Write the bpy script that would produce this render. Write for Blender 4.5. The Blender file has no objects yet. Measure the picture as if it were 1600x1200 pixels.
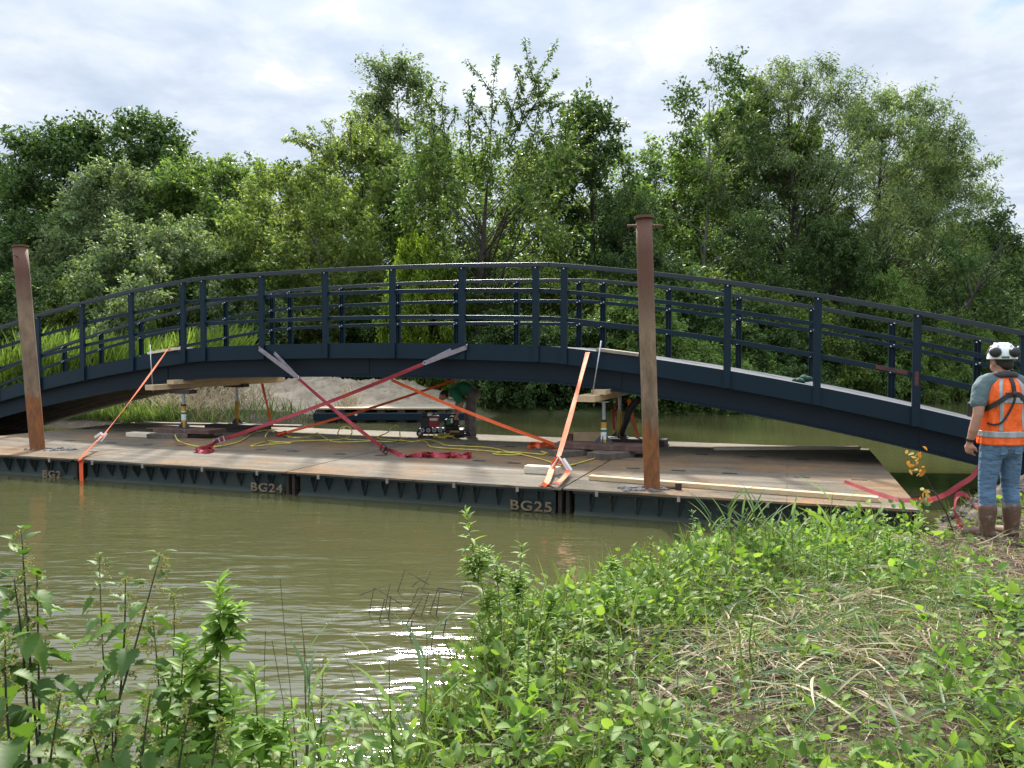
import bpy, bmesh, math, random
import numpy as np
from mathutils import Vector, Matrix

random.seed(7)
RNG = np.random.default_rng(11)
R = math.radians
scene = bpy.context.scene
COL = scene.collection

# ------------------------------------------------------------------ camera
ZC = 1.91
PITCH = math.atan(43 / 1200)
cam_d = bpy.data.cameras.new('camera')
cam = bpy.data.objects.new('camera', cam_d)
COL.objects.link(cam)
cam.location = (0, 0, ZC)
cam.rotation_euler = (math.pi / 2 - PITCH, 0, 0)
cam_d.sensor_width = 36
cam_d.lens = 27
cam_d.clip_start = 0.05
cam_d.clip_end = 3000
scene.camera = cam

# ------------------------------------------------------------------ world + sun
SUN_EL, SUN_AZ = R(41), R(-8)          # azimuth measured from +Y towards +X
SUN_DIR = Vector((math.sin(SUN_AZ) * math.cos(SUN_EL), math.cos(SUN_AZ) * math.cos(SUN_EL), math.sin(SUN_EL)))
world = bpy.data.worlds.new('World')
scene.world = world
world.use_nodes = True
wt = world.node_tree
wt.nodes.clear()


def nd(t, typ, **kw):
    n = t.nodes.new(typ)
    for k, v in kw.items():
        if k.startswith('i_'):
            n.inputs[k[2:].replace('_', ' ')].default_value = v
        else:
            setattr(n, k, v)
    return n


def mth(t, op, a, b=None, clamp=False):
    n = t.nodes.new('ShaderNodeMath')
    n.operation = op
    n.use_clamp = clamp
    for i, v in enumerate((a, b)):
        if v is None:
            continue
        if isinstance(v, (int, float)):
            n.inputs[i].default_value = v
        else:
            t.links.new(v, n.inputs[i])
    return n.outputs[0]


def mixc(t, f, a, b, blend='MIX'):
    n = t.nodes.new('ShaderNodeMix')
    n.data_type = 'RGBA'
    n.blend_type = blend
    for i, v in ((0, f), (6, a), (7, b)):
        if isinstance(v, (int, float)):
            n.inputs[i].default_value = v
        elif isinstance(v, tuple):
            n.inputs[i].default_value = v if len(v) == 4 else (*v, 1)
        else:
            t.links.new(v, n.inputs[i])
    return n.outputs[2]


def ramp(t, fac, stops, interp='LINEAR'):
    n = t.nodes.new('ShaderNodeValToRGB')
    n.color_ramp.interpolation = interp
    el = n.color_ramp.elements
    while len(el) < len(stops):
        el.new(0.5)
    for e, (p, c) in zip(el, stops):
        e.position = p
        c = (c, c, c) if isinstance(c, (int, float)) else c
        e.color = (*c, 1)
    t.links.new(fac, n.inputs[0])
    return n.outputs[0]


def noise(t, vec, scale, detail=4, rough=0.55, dist=0.0):
    n = nd(t, 'ShaderNodeTexNoise')
    n.inputs['Scale'].default_value = scale
    n.inputs['Detail'].default_value = detail
    n.inputs['Roughness'].default_value = rough
    n.inputs['Distortion'].default_value = dist
    if vec is not None:
        t.links.new(vec, n.inputs['Vector'])
    return n.outputs['Fac']


sky = nd(wt, 'ShaderNodeTexSky', sky_type='NISHITA', sun_disc=False)
sky.sun_elevation = SUN_EL
sky.sun_rotation = SUN_AZ
tc = nd(wt, 'ShaderNodeTexCoord')
sep = nd(wt, 'ShaderNodeSeparateXYZ')
wt.links.new(tc.outputs['Generated'], sep.inputs[0])
zz = mth(wt, 'ADD', mth(wt, 'MAXIMUM', sep.outputs[2], 0.0), 0.16)
comb = nd(wt, 'ShaderNodeCombineXYZ')
wt.links.new(mth(wt, 'DIVIDE', sep.outputs[0], zz), comb.inputs[0])
wt.links.new(mth(wt, 'DIVIDE', sep.outputs[1], zz), comb.inputs[1])
big = noise(wt, comb.outputs[0], 1.15, 7, 0.58, 0.15)
fine = noise(wt, comb.outputs[0], 4.4, 8, 0.56, 0.2)
dens = mth(wt, 'ADD', mth(wt, 'MULTIPLY', big, 0.48), mth(wt, 'MULTIPLY', fine, 0.52))
cover = ramp(wt, dens, [(0.36, 0.0), (0.43, 1.0)])
shade = ramp(wt, dens, [(0.40, (5.5, 5.85, 6.35)), (0.47, (4.85, 5.35, 6.05)), (0.54, (4.15, 4.75, 5.65)), (0.64, (3.6, 4.2, 5.2))])
# an overcast sky grows brighter towards the zenith
dot = nd(wt, 'ShaderNodeVectorMath', operation='DOT_PRODUCT')
wt.links.new(tc.outputs['Generated'], dot.inputs[0])
dot.inputs[1].default_value = SUN_DIR
halo = mth(wt, 'MULTIPLY', mth(wt, 'POWER', mth(wt, 'MAXIMUM', dot.outputs['Value'], 0.0), 22), 0.25)
glowm = mth(wt, 'ADD', halo, mth(wt, 'ADD', 0.9, mth(wt, 'MULTIPLY', mth(wt, 'MAXIMUM', mth(wt, 'SUBTRACT', sep.outputs[2], 0.43), 0.0), 4.3)))
cl = nd(wt, 'ShaderNodeVectorMath', operation='SCALE')
wt.links.new(shade, cl.inputs[0])
wt.links.new(glowm, cl.inputs['Scale'])
skyc = mixc(wt, cover, sky.outputs[0], cl.outputs[0])
bg = nd(wt, 'ShaderNodeBackground')
wt.links.new(skyc, bg.inputs[0])
bg.inputs[1].default_value = 0.1
wo = nd(wt, 'ShaderNodeOutputWorld')
wt.links.new(bg.outputs[0], wo.inputs[0])

sl = bpy.data.lights.new('sun', 'SUN')
sl.energy = 5.0
sl.angle = R(5.0)
sl.color = (1.0, 0.94, 0.84)
so = bpy.data.objects.new('sun', sl)
COL.objects.link(so)
so.rotation_euler = SUN_DIR.to_track_quat('Z', 'Y').to_euler()

scene.view_settings.view_transform = 'Standard'
scene.view_settings.look = 'None'
scene.view_settings.gamma = 1
scene.view_settings.exposure = 0.88
scene.cycles.max_bounces = 6
scene.cycles.diffuse_bounces = 3
scene.cycles.transparent_max_bounces = 6

# ------------------------------------------------------------------ layout: pixel of the 1600x1200 photo -> place
FW = np.array([0, math.cos(PITCH), -math.sin(PITCH)])
UPV = np.array([0, math.sin(PITCH), math.cos(PITCH)])
CAM = np.array([0, 0, ZC])


def ray(x, y):
    return FW + np.array([(x - 800) / 1200, 0, 0]) + UPV * (600 - y) / 1200


def G(x, y, z=0.33):                     # on the level plane z
    r = ray(x, y)
    return CAM + (z - ZC) / r[2] * r


def AT(x, y, Y):                         # at depth Y
    r = ray(x, y)
    return CAM + Y / r[1] * r


# frame shared by barge and bridge: s along (to the right), w across (away), z up
FO = np.array([4.246, 7.9, 0.0])
ANG = R(19.8)
DS = np.array([math.cos(ANG), -math.sin(ANG), 0])
DN = np.array([math.sin(ANG), math.cos(ANG), 0])
DZ = np.array([0, 0, 1.0])


def W(s, w, z):
    return FO + s * DS + w * DN + np.array([0, 0, z])


def BW(x, y, w):                         # on the upright plane w
    r = ray(x, y)
    return CAM + (w - (CAM - FO) @ DN) / (r @ DN) * r


# ------------------------------------------------------------------ object helpers
def tag(o, label=None, cat=None, group=None, kind=None):
    if label: o['label'] = label
    if cat: o['category'] = cat
    if group: o['group'] = group
    if kind: o['kind'] = kind
    return o


def empty(name, loc, label, cat, rz=0.0, group=None):
    o = bpy.data.objects.new(name, None)
    COL.objects.link(o)
    o.location = Vector(loc)
    o.rotation_euler = (0, 0, rz)
    o.empty_display_size = 0.1
    return tag(o, label, cat, group)


def link(name, me, mat, parent=None, local=False):
    o = bpy.data.objects.new(name, me)
    COL.objects.link(o)
    if mat is not None:
        me.materials.clear()
        for m in (mat if isinstance(mat, list) else [mat]):
            me.materials.append(m)
    if parent is not None:
        o.parent = parent
        if not local:
            o.matrix_parent_inverse = root_matrix(parent).inverted()
    return o


def root_matrix(o):
    m = Matrix.Translation(o.location) @ o.rotation_euler.to_matrix().to_4x4()
    m = m @ Matrix.Diagonal((*o.scale, 1))
    if o.parent is not None:
        return root_matrix(o.parent) @ o.matrix_parent_inverse @ m
    return m


def np_mesh(name, V, faces, smooth=False):
    """V (n,3); faces = list of int arrays (m,k), one array per face size"""
    me = bpy.data.meshes.new(name)
    V = np.asarray(V, dtype=np.float32)
    me.vertices.add(len(V))
    me.vertices.foreach_set('co', V.ravel())
    li, ls, st = [], [], 0
    for f in faces:
        f = np.asarray(f, dtype=np.int32)
        if f.size == 0:
            continue
        li.append(f.ravel())
        ls.append(np.arange(len(f), dtype=np.int32) * f.shape[1] + st)
        st += f.size
    li = np.concatenate(li)
    ls = np.concatenate(ls)
    me.loops.add(len(li))
    me.loops.foreach_set('vertex_index', li)
    me.polygons.add(len(ls))
    me.polygons.foreach_set('loop_start', ls)
    me.update(calc_edges=True)
    if smooth:
        me.polygons.foreach_set('use_smooth', np.ones(len(ls), dtype=bool))
    return me


def unit(v):
    v = np.asarray(v, float)
    return v / max(1e-9, np.linalg.norm(v))


def frame_of(t):
    t = unit(t)
    a = np.array([0, 0, 1.0]) if abs(t[2]) < 0.9 else np.array([1.0, 0, 0])
    x = unit(np.cross(a, t))
    return x, np.cross(t, x)


class MB:
    def __init__(self):
        self.v, self.f = [], []

    def add(self, vs, fs):
        b = len(self.v)
        self.v += [tuple(map(float, p)) for p in vs]
        self.f += [tuple(i + b for i in f) for f in fs]
        return self

    def hexa(self, p):                    # 8 points: bottom ring, top ring
        return self.add(p, [(3, 2, 1, 0), (4, 5, 6, 7), (0, 1, 5, 4), (1, 2, 6, 5), (2, 3, 7, 6), (3, 0, 4, 7)])

    def box(self, c, size, ax=None):
        c = np.asarray(c, float)
        ax = ax or (np.array([1., 0, 0]), np.array([0, 1., 0]), np.array([0, 0, 1.]))
        x, y, z = (unit(a) * s / 2 for a, s in zip(ax, size))
        return self.hexa([c - x - y - z, c + x - y - z, c + x + y - z, c - x + y - z,
                          c - x - y + z, c + x - y + z, c + x + y + z, c - x + y + z])

    def bar(self, p, q, wdir, ww, th):    # rectangular bar from p to q
        p, q = np.asarray(p, float), np.asarray(q, float)
        t = unit(q - p)
        x = unit(np.asarray(wdir) - t * (np.asarray(wdir) @ t))
        y = np.cross(t, x)
        a, b = x * ww / 2, y * th / 2
        return self.hexa([p - a - b, p + a - b, p + a + b, p - a + b, q - a - b, q + a - b, q + a + b, q - a + b])

    def tube(self, pts, r, n=8, cap=True):
        pts = [np.asarray(p, float) for p in pts]
        rr = r if hasattr(r, '__len__') else [r] * len(pts)
        vs, fs = [], []
        x = None
        for i, p in enumerate(pts):
            t = unit(pts[min(i + 1, len(pts) - 1)] - pts[max(i - 1, 0)])
            if x is None:
                x, y = frame_of(t)
            else:
                x = unit(x - t * (x @ t))
                y = np.cross(t, x)
            for k in range(n):
                a = 2 * math.pi * k / n
                vs.append(p + rr[i] * (math.cos(a) * x + math.sin(a) * y))
        for i in range(len(pts) - 1):
            for k in range(n):
                fs.append((i * n + k, i * n + (k + 1) % n, (i + 1) * n + (k + 1) % n, (i + 1) * n + k))
        if cap:
            fs.append(tuple(range(n - 1, -1, -1)))
            fs.append(tuple((len(pts) - 1) * n + k for k in range(n)))
        return self.add(vs, fs)

    def ribbon(self, pts, wdirs, width, th=0.005):
        pts = [np.asarray(p, float) for p in pts]
        vs, fs = [], []
        for i, p in enumerate(pts):
            t = unit(pts[min(i + 1, len(pts) - 1)] - pts[max(i - 1, 0)])
            wd = wdirs[i] if isinstance(wdirs, list) else wdirs
            x = unit(np.asarray(wd) - t * (np.asarray(wd) @ t)) * width / 2
            y = unit(np.cross(t, x)) * th / 2
            vs += [p - x - y, p + x - y, p + x + y, p - x + y]
        for i in range(len(pts) - 1):
            for k in range(4):
                fs.append((i * 4 + k, i * 4 + (k + 1) % 4, (i + 1) * 4 + (k + 1) % 4, (i + 1) * 4 + k))
        m = (len(pts) - 1) * 4
        fs += [(3, 2, 1, 0), (m, m + 1, m + 2, m + 3)]
        return self.add(vs, fs)

    def prism(self, poly, vec):
        n = len(poly)
        vec = np.asarray(vec, float)
        vs = [np.asarray(p, float) for p in poly] + [np.asarray(p, float) + vec for p in poly]
        fs = [tuple(range(n - 1, -1, -1)), tuple(range(n, 2 * n))] + [(i, (i + 1) % n, n + (i + 1) % n, n + i) for i in range(n)]
        return self.add(vs, fs)

    def sphere(self, c, r, nu=12, nv=8):
        c = np.asarray(c, float)
        r = np.asarray(r if hasattr(r, '__len__') else (r, r, r), float)
        vs, fs = [c + r * np.array([0, 0, -1.])], []
        for j in range(1, nv):
            ph = -math.pi / 2 + math.pi * j / nv
            for i in range(nu):
                a = 2 * math.pi * i / nu
                vs.append(c + r * np.array([math.cos(ph) * math.cos(a), math.cos(ph) * math.sin(a), math.sin(ph)]))
        vs.append(c + r * np.array([0, 0, 1.]))
        for i in range(nu):
            fs.append((0, 1 + (i + 1) % nu, 1 + i))
            fs.append((len(vs) - 1, len(vs) - 1 - nu + i, len(vs) - 1 - nu + (i + 1) % nu))
        for j in range(nv - 2):
            for i in range(nu):
                a, b = 1 + j * nu + i, 1 + j * nu + (i + 1) % nu
                fs.append((a, b, b + nu, a + nu))
        return self.add(vs, fs)

    def build(self, name, mat, parent=None, smooth=False, bevel=0.0, local=False):
        me = bpy.data.meshes.new(name)
        me.from_pydata(self.v, [], self.f)
        bm = bmesh.new()
        bm.from_mesh(me)
        bmesh.ops.recalc_face_normals(bm, faces=bm.faces)
        bm.to_mesh(me)
        bm.free()
        if smooth:
            for p in me.polygons:
                p.use_smooth = True
        o = link(name, me, mat, parent, local)
        if bevel:
            b = o.modifiers.new('bevel', 'BEVEL')
            b.width = bevel
            b.segments = 2
            b.limit_method = 'ANGLE'
        return o


def dup(o, parent, loc):
    """copy of one object under another parent, with its own children"""
    c = o.copy()
    COL.objects.link(c)
    c.parent = parent
    if loc is not None:
        c.location = loc
    for ch in [k for k in bpy.data.objects if k.parent == o]:
        dup(ch, c, None)
    return c


# ------------------------------------------------------------------ materials
def new_mat(name):
    m = bpy.data.materials.new(name)
    m.use_nodes = True
    t = m.node_tree
    t.nodes.clear()
    out = nd(t, 'ShaderNodeOutputMaterial')
    return m, t, out


def coords(t, kind='Object', scale=None, rot=None):
    c = nd(t, 'ShaderNodeTexCoord')
    if scale is None and rot is None:
        return c.outputs[kind]
    mp = nd(t, 'ShaderNodeMapping')
    if scale: mp.inputs['Scale'].default_value = scale
    if rot: mp.inputs['Rotation'].default_value = rot
    t.links.new(c.outputs[kind], mp.inputs[0])
    return mp.outputs[0]


def geo_pos(t, scale=None, rot=None):
    g = nd(t, 'ShaderNodeNewGeometry')
    if scale is None and rot is None:
        return g.outputs['Position']
    mp = nd(t, 'ShaderNodeMapping')
    if rot: mp.inputs['Rotation'].default_value = rot
    if scale: mp.inputs['Scale'].default_value = scale
    t.links.new(g.outputs['Position'], mp.inputs[0])
    return mp.outputs[0]


def bump(t, h, strength=0.3, dist=0.01):
    b = nd(t, 'ShaderNodeBump')
    b.inputs['Strength'].default_value = strength
    b.inputs['Distance'].default_value = dist
    t.links.new(h, b.inputs['Height'])
    return b.outputs[0]


def pmat(name, c1, c2=None, scale=6.0, rough=0.6, metal=0.0, bmp=0.15, bscale=None, dirt=None, stretch=None, spec=0.5, bdist=0.01):
    """noise-mottled principled material"""
    m, t, out = new_mat(name)
    v = coords(t, 'Object', stretch)
    p = nd(t, 'ShaderNodeBsdfPrincipled')
    c2 = c2 or tuple(x * 0.75 for x in c1)
    f = noise(t, v, scale, 6, 0.6)
    col = mixc(t, ramp(t, f, [(0.35, 0.0), (0.65, 1.0)]), c1, c2)
    if dirt:
        f2 = noise(t, v, scale * 2.7, 8, 0.7)
        col = mixc(t, ramp(t, f2, [(0.52, 0.0), (0.7, 0.85)]), col, dirt)
    t.links.new(col, p.inputs['Base Color'])
    p.inputs['Roughness'].default_value = rough
    p.inputs['Metallic'].default_value = metal
    p.inputs['Specular IOR Level'].default_value = spec
    if bmp:
        t.links.new(bump(t, noise(t, v, bscale or scale * 6, 5 if bdist == 0.01 else 2, 0.6), bmp, bdist), p.inputs['Normal'])
    t.links.new(p.outputs[0], out.inputs[0])
    return m


def leaf_mat(name, cols, rough=0.45, transl=0.35, tcol=None):
    m, t, out = new_mat(name)
    g = nd(t, 'ShaderNodeNewGeometry')
    n = len(cols)
    col = ramp(t, g.outputs['Random Per Island'], [(i / max(1, n - 1), c) for i, c in enumerate(cols)])
    big_ = noise(t, g.outputs['Position'], 0.55, 3, 0.5)
    hsv = nd(t, 'ShaderNodeHueSaturation')
    t.links.new(col, hsv.inputs['Color'])
    t.links.new(mth(t, 'ADD', 0.482, mth(t, 'MULTIPLY', big_, 0.036)), hsv.inputs['Hue'])
    t.links.new(mth(t, 'ADD', 0.7, mth(t, 'MULTIPLY', big_, 0.6)), hsv.inputs['Value'])
    p = nd(t, 'ShaderNodeBsdfPrincipled')
    t.links.new(hsv.outputs[0], p.inputs['Base Color'])
    p.inputs['Roughness'].default_value = rough + .12
    p.inputs['Specular IOR Level'].default_value = 0.18
    tr = nd(t, 'ShaderNodeBsdfTranslucent')
    tcn = mixc(t, 1.0, hsv.outputs[0], tcol or (1.85, 1.95, 1.05), 'MULTIPLY')
    t.links.new(tcn, tr.inputs[0])
    mx = nd(t, 'ShaderNodeMixShader')
    mx.inputs[0].default_value = transl
    t.links.new(p.outputs[0], mx.inputs[1])
    t.links.new(tr.outputs[0], mx.inputs[2])
    t.links.new(mx.outputs[0], out.inputs[0])
    return m


M = {}
M['bridge'] = pmat('bridge_paint', (0.0045, 0.0175, 0.029), (0.0055, 0.0195, 0.032), 2.5, 0.4, 0, 0.03, 60, dirt=(0.007, 0.016, 0.021), spec=.22)
M['rail'] = pmat('bridge_rail_paint', (0.004, 0.0135, 0.021), (0.005, 0.015, 0.023), 2.5, 0.38, 0, 0, 60, spec=.6)
M['girder'] = pmat('girder_paint', (0.0045, 0.0135, 0.023), (0.0055, 0.0155, 0.026), 2.0, 0.5, 0, 0.03, 60, spec=.25)
M['grit'] = pmat('gritted_deck', (0.105, 0.108, 0.115), (0.07, 0.073, 0.08), 30, 0.9, 0, 0.5, 120)
M['bolt'] = pmat('zinc_bolt', (0.75, 0.76, 0.78), (0.6, 0.62, 0.64), 30, 0.3, 0.6, 0)
M['hull'] = pmat('hull_paint', (0.012, 0.028, 0.029), (0.02, 0.037, 0.037), 2.2, 0.5, 0, 0.2, 20, dirt=(0.05, 0.04, 0.028))
M['bracket'] = pmat('bracket_paint', (0.022, 0.036, 0.036), (0.035, 0.045, 0.042), 5, 0.55, 0, 0.2, 20, dirt=(0.07, 0.035, 0.018))
M['black'] = pmat('black_steel', (0.012, 0.012, 0.013), (0.025, 0.023, 0.021), 5, 0.5, 0, 0.1)
M['rustpost'] = pmat('rusty_post', (0.05, 0.03, 0.02), (0.015, 0.013, 0.012), 6, 0.8, 0, 0.3)
M['letter'] = pmat('tan_letters', (0.27, 0.19, 0.105), (0.14, 0.1, 0.06), 14, 0.8, 0, 0.2, dirt=(0.1, 0.07, 0.04))
M['newwood'] = pmat('fresh_timber', (0.62, 0.47, 0.28), (0.5, 0.36, 0.2), 3, 0.75, 0, 0.2, stretch=(2, 14, 14), dirt=(0.36, 0.25, 0.13))
M['palewood'] = pmat('pale_timber', (0.7, 0.62, 0.47), (0.58, 0.5, 0.36), 3, 0.75, 0, 0.2, stretch=(2, 14, 14))
M['oldwood'] = pmat('weathered_sleeper', (0.075, 0.062, 0.05), (0.15, 0.125, 0.1), 4, 0.9, 0, 0.6, 40, dirt=(0.025, 0.022, 0.02))
M['hardwood'] = pmat('red_brown_hardwood', (0.13, 0.068, 0.05), (0.08, 0.042, 0.034), 4, 0.8, 0, 0.3, dirt=(0.2, 0.14, 0.1))
M['blackwood'] = pmat('dark_hardwood', (0.03, 0.02, 0.018), (0.05, 0.035, 0.03), 4, 0.7, 0, 0.3)
M['greywood'] = pmat('grey_plank', (0.3, 0.26, 0.21), (0.2, 0.17, 0.135), 3, 0.85, 0, 0.4, dirt=(0.12, 0.1, 0.08))
M['steel'] = pmat('galvanised_steel', (0.42, 0.43, 0.44), (0.3, 0.31, 0.32), 9, 0.4, 0.7, 0.1)
M['yellow'] = pmat('yellow_prop_paint', (0.55, 0.33, 0.03), (0.42, 0.22, 0.02), 8, 0.5, 0, 0.1, dirt=(0.25, 0.14, 0.03))
M['sticker'] = pmat('white_sticker', (0.75, 0.77, 0.75), (0.55, 0.62, 0.58), 12, 0.5, 0, 0)
M['stickgreen'] = pmat('green_print', (0.03, 0.16, 0.09), None, 10, 0.5, 0, 0)
M['orange_strap'] = pmat('orange_webbing', (0.86, 0.13, 0.028), (0.74, 0.1, 0.022), 9, 0.62, 0, 0.25, 300, dirt=(0.6, 0.13, 0.05))
M['pink_strap'] = pmat('faded_orange_webbing', (0.9, 0.24, 0.1), (0.8, 0.19, 0.075), 9, 0.65, 0, 0.25, 300)
M['red_strap'] = pmat('red_webbing', (0.34, 0.025, 0.035), (0.24, 0.016, 0.026), 9, 0.62, 0, 0.25, 300, dirt=(0.18, 0.02, 0.03))
M['grey_strap'] = pmat('grey_webbing', (0.27, 0.23, 0.24), (0.18, 0.155, 0.165), 12, 0.7, 0, 0.25, 300)
M['hose'] = pmat('yellow_cable', (0.6, 0.5, 0.08), (0.4, 0.32, 0.05), 12, 0.5, 0, 0)
M['rubber'] = pmat('black_rubber', (0.012, 0.012, 0.013), (0.02, 0.02, 0.02), 8, 0.55, 0, 0.1)
M['redpaint'] = pmat('red_cover', (0.42, 0.015, 0.02), (0.33, 0.01, 0.018), 8, 0.35, 0, 0)
M['white'] = pmat('white_plastic', (0.78, 0.78, 0.76), (0.7, 0.7, 0.69), 8, 0.35, 0, 0.02)
M['greenplastic'] = pmat('green_plastic', (0.02, 0.17, 0.08), (0.015, 0.12, 0.06), 8, 0.4, 0, 0)
M['mud'] = pmat('grey_mud', (0.16, 0.15, 0.14), (0.09, 0.085, 0.08), 14, 0.95, 0, 0.6)
M['skin'] = pmat('skin', (0.47, 0.245, 0.17), (0.41, 0.2, 0.14), 8, 0.5, 0, 0.05)
M['vest'] = pmat('orange_hi_vis', (0.95, 0.14, 0.01), (0.88, 0.115, 0.008), 6, 0.6, 0, 0.7, 9, bdist=0.035)
M['reflective'] = pmat('reflective_tape', (0.36, 0.37, 0.37), (0.3, 0.31, 0.31), 12, 0.4, 0.1, 0.2, 16)
M['shirt'] = pmat('grey_teal_cotton', (0.105, 0.15, 0.155), (0.08, 0.115, 0.12), 6, 0.85, 0, 0.7, 12, bdist=0.03)
M['collar'] = pmat('charcoal_fabric', (0.035, 0.035, 0.038), (0.055, 0.055, 0.058), 9, 0.8, 0, 0.3)
M['jeans'] = pmat('blue_denim', (0.075, 0.14, 0.225), (0.105, 0.18, 0.275), 3.5, 0.85, 0, 0.75, 8, bdist=0.04, stretch=(1, 1, 1.9))
M['boot'] = pmat('brown_leather', (0.13, 0.07, 0.042), (0.09, 0.05, 0.032), 7, 0.65, 0, 0.4, 30, dirt=(0.3, 0.24, 0.18))
M['bootmud'] = pmat('muddy_sole', (0.26, 0.22, 0.17), (0.16, 0.13, 0.1), 12, 0.9, 0, 0.4)
M['deadreed'] = pmat('dead_reed', (0.12, 0.1, 0.07), (0.05, 0.04, 0.03), 9, 0.8, 0, 0.2)
M['hair'] = pmat('dark_hair', (0.012, 0.009, 0.008), (0.02, 0.015, 0.012), 30, 0.6, 0, 0.4)
M['brownhair'] = pmat('brown_hair', (0.05, 0.024, 0.013), (0.03, 0.015, 0.009), 30, 0.6, 0, 0.4)
M['eye'] = pmat('eye', (0.05, 0.04, 0.035), None, 10, 0.2, 0, 0)
M['greenshirt'] = pmat('green_cotton', (0.025, 0.22, 0.115), (0.02, 0.17, 0.09), 6, 0.85, 0, 0.5, 22)
M['trousers'] = pmat('grey_work_trousers', (0.2, 0.18, 0.16), (0.1, 0.09, 0.082), 6, 0.85, 0, 0.6, 12, dirt=(0.22, 0.2, 0.18), bdist=.03)
M['brace'] = pmat('pale_braces', (0.4, 0.38, 0.36), None, 10, 0.8, 0, 0)
M['bark'] = pmat('bark', (0.06, 0.048, 0.036), (0.03, 0.024, 0.019), 5, 0.9, 0, 0.8, 18)
M['palebark'] = pmat('pale_bark', (0.2, 0.18, 0.15), (0.12, 0.105, 0.085), 5, 0.9, 0, 0.8, 18, dirt=(0.05, 0.04, 0.03))
M['fence'] = pmat('galvanised_mesh', (0.5, 0.51, 0.5), (0.4, 0.41, 0.4), 9, 0.5, 0.3, 0)
M['propfoot'] = pmat('dark_prop_foot', (0.09, 0.09, 0.09), (0.06, 0.06, 0.06), 9, 0.6, 0.2, 0.1)
M['bouncebrown'] = pmat('bounce_brown', (0.3, 0.235, 0.17), (0.2, 0.155, 0.11), 3, 0.85, 0, 0.3, stretch=(1, 1, 9))  # warm light bounced onto the far girder, put into the colour
M['greypanel'] = pmat('grey_panel', (0.36, 0.37, 0.38), (0.3, 0.31, 0.32), 5, 0.6, 0, 0)
# ------------------------------------------------------------------ ground, water
def smooth_noise(x, y, seed, f):
    r = np.random.default_rng(seed)
    out = np.zeros_like(x)
    for k in range(7):
        a, b = r.uniform(0, 2 * np.pi, 2)
        ff = f * r.uniform(0.6, 1.7)
        out += np.sin((x * np.cos(a) + y * np.sin(a)) * ff + b + 0.8 * np.sin((y * np.cos(a) - x * np.sin(a)) * ff * 0.7 + a))
    return out / 7


NEAR_SHORE = [(-400, 2.2), (-30, 2.5), (-6, 2.9), (-2, 3.1), (-.6, 3.3), (-.3, 4.1), (0, 5.1), (.8, 5.95), (1.9, 6.85), (2.9, 7.4), (3.7, 7.6),
              (4.35, 7.7), (4.75, 8.3), (5.4, 9.0), (6.5, 9.9), (9, 11), (14, 12.5), (40, 16), (400, 60)]
FAR_SHORE = [(400, 190), (60, 66), (40, 55), (30, 46), (22, 38.5), (17, 33.5), (12, 29.5), (8, 26.5), (6, 25.2), (3, 25.2), (-.3, 25), (-1.2, 22.9), (-6, 22.6), (-7, 21.9),
             (-12, 21), (-15, 22), (-22, 24), (-60, 26), (-400, 40)]
SHORE = np.array(NEAR_SHORE + FAR_SHORE, float)


def water_dist(x, y):
    """signed distance to the river's edge: positive on land"""
    x, y = np.asarray(x, float), np.asarray(y, float)
    d = np.full(x.shape, 1e9)
    inside = np.zeros(x.shape, bool)
    n = len(SHORE)
    for i in range(n):
        a, b = SHORE[i], SHORE[(i + 1) % n]
        e = b - a
        if not (abs(a[0]) == 400 and abs(b[0]) == 400):
            tt = np.clip(((x - a[0]) * e[0] + (y - a[1]) * e[1]) / (e @ e), 0, 1)
            d = np.minimum(d, np.hypot(x - a[0] - tt * e[0], y - a[1] - tt * e[1]))
        c = (a[1] > y) != (b[1] > y)
        with np.errstate(divide='ignore', invalid='ignore'):
            inside ^= c & (x < (b[0] - a[0]) * (y - a[1]) / (b[1] - a[1] + 1e-12) + a[0])
    return np.where(inside, -d, d)


def ground_z(x, y):
    x, y = np.asarray(x, float), np.asarray(y, float)
    d = water_dist(x, y) + 0.12 * smooth_noise(x, y, 3, 2.2)
    near = y < 14 + 0.3 * np.maximum(x, 0)
    land_n = 0.02 + 0.21 * (1 - np.exp(-np.maximum(d, 0) / 0.35)) + 0.02 * np.minimum(np.maximum(d - 0.5, 0), 6)
    land_n = land_n + 0.035 * smooth_noise(x, y, 5, 5.0) * np.clip(d, 0, 1) + 0.012 * smooth_noise(x, y, 6, 19.0) + 0.012 * smooth_noise(x, y, 16, 37.0)
    land_f = 0.02 + 0.4 * (1 - np.exp(-np.maximum(d, 0) / 1.2)) + 0.1 * smooth_noise(x, y, 8, 0.6) * np.clip(d / 3, 0, 1)
    land = np.where(near, land_n, land_f)
    return np.where(d > 0, land, np.maximum(-1.3, d * 0.55))


def gz(x, y):
    return float(ground_z(np.array([x]), np.array([y]))[0])


xs = np.concatenate([np.linspace(-400, -40, 19)[:-1], np.linspace(-40, -5, 60)[:-1], np.arange(-5, 9, 0.075), np.linspace(9, 40, 52), np.linspace(60, 400, 16)])
ys = np.concatenate([np.linspace(-60, 0, 10)[:-1], np.linspace(0, 1.5, 6)[:-1], np.arange(1.5, 12.5, 0.075), np.linspace(12.6, 50, 80), np.linspace(55, 600, 26)])
GX, GY = np.meshgrid(xs, ys)
GZ = ground_z(GX, GY)
idx = np.arange(GX.size).reshape(GX.shape)
quads = np.stack([idx[:-1, :-1], idx[:-1, 1:], idx[1:, 1:], idx[1:, :-1]], -1).reshape(-1, 4)
m, t, out = new_mat('ground_soil')
pos = geo_pos(t)
p = nd(t, 'ShaderNodeBsdfPrincipled')
n1 = noise(t, pos, 2.2, 8, 0.65)
n2 = noise(t, pos, 26, 8, 0.7)
soil = mixc(t, ramp(t, n1, [(0.35, 0.0), (0.65, 1.0)]), (0.085, 0.06, 0.042), (0.15, 0.115, 0.08))
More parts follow.
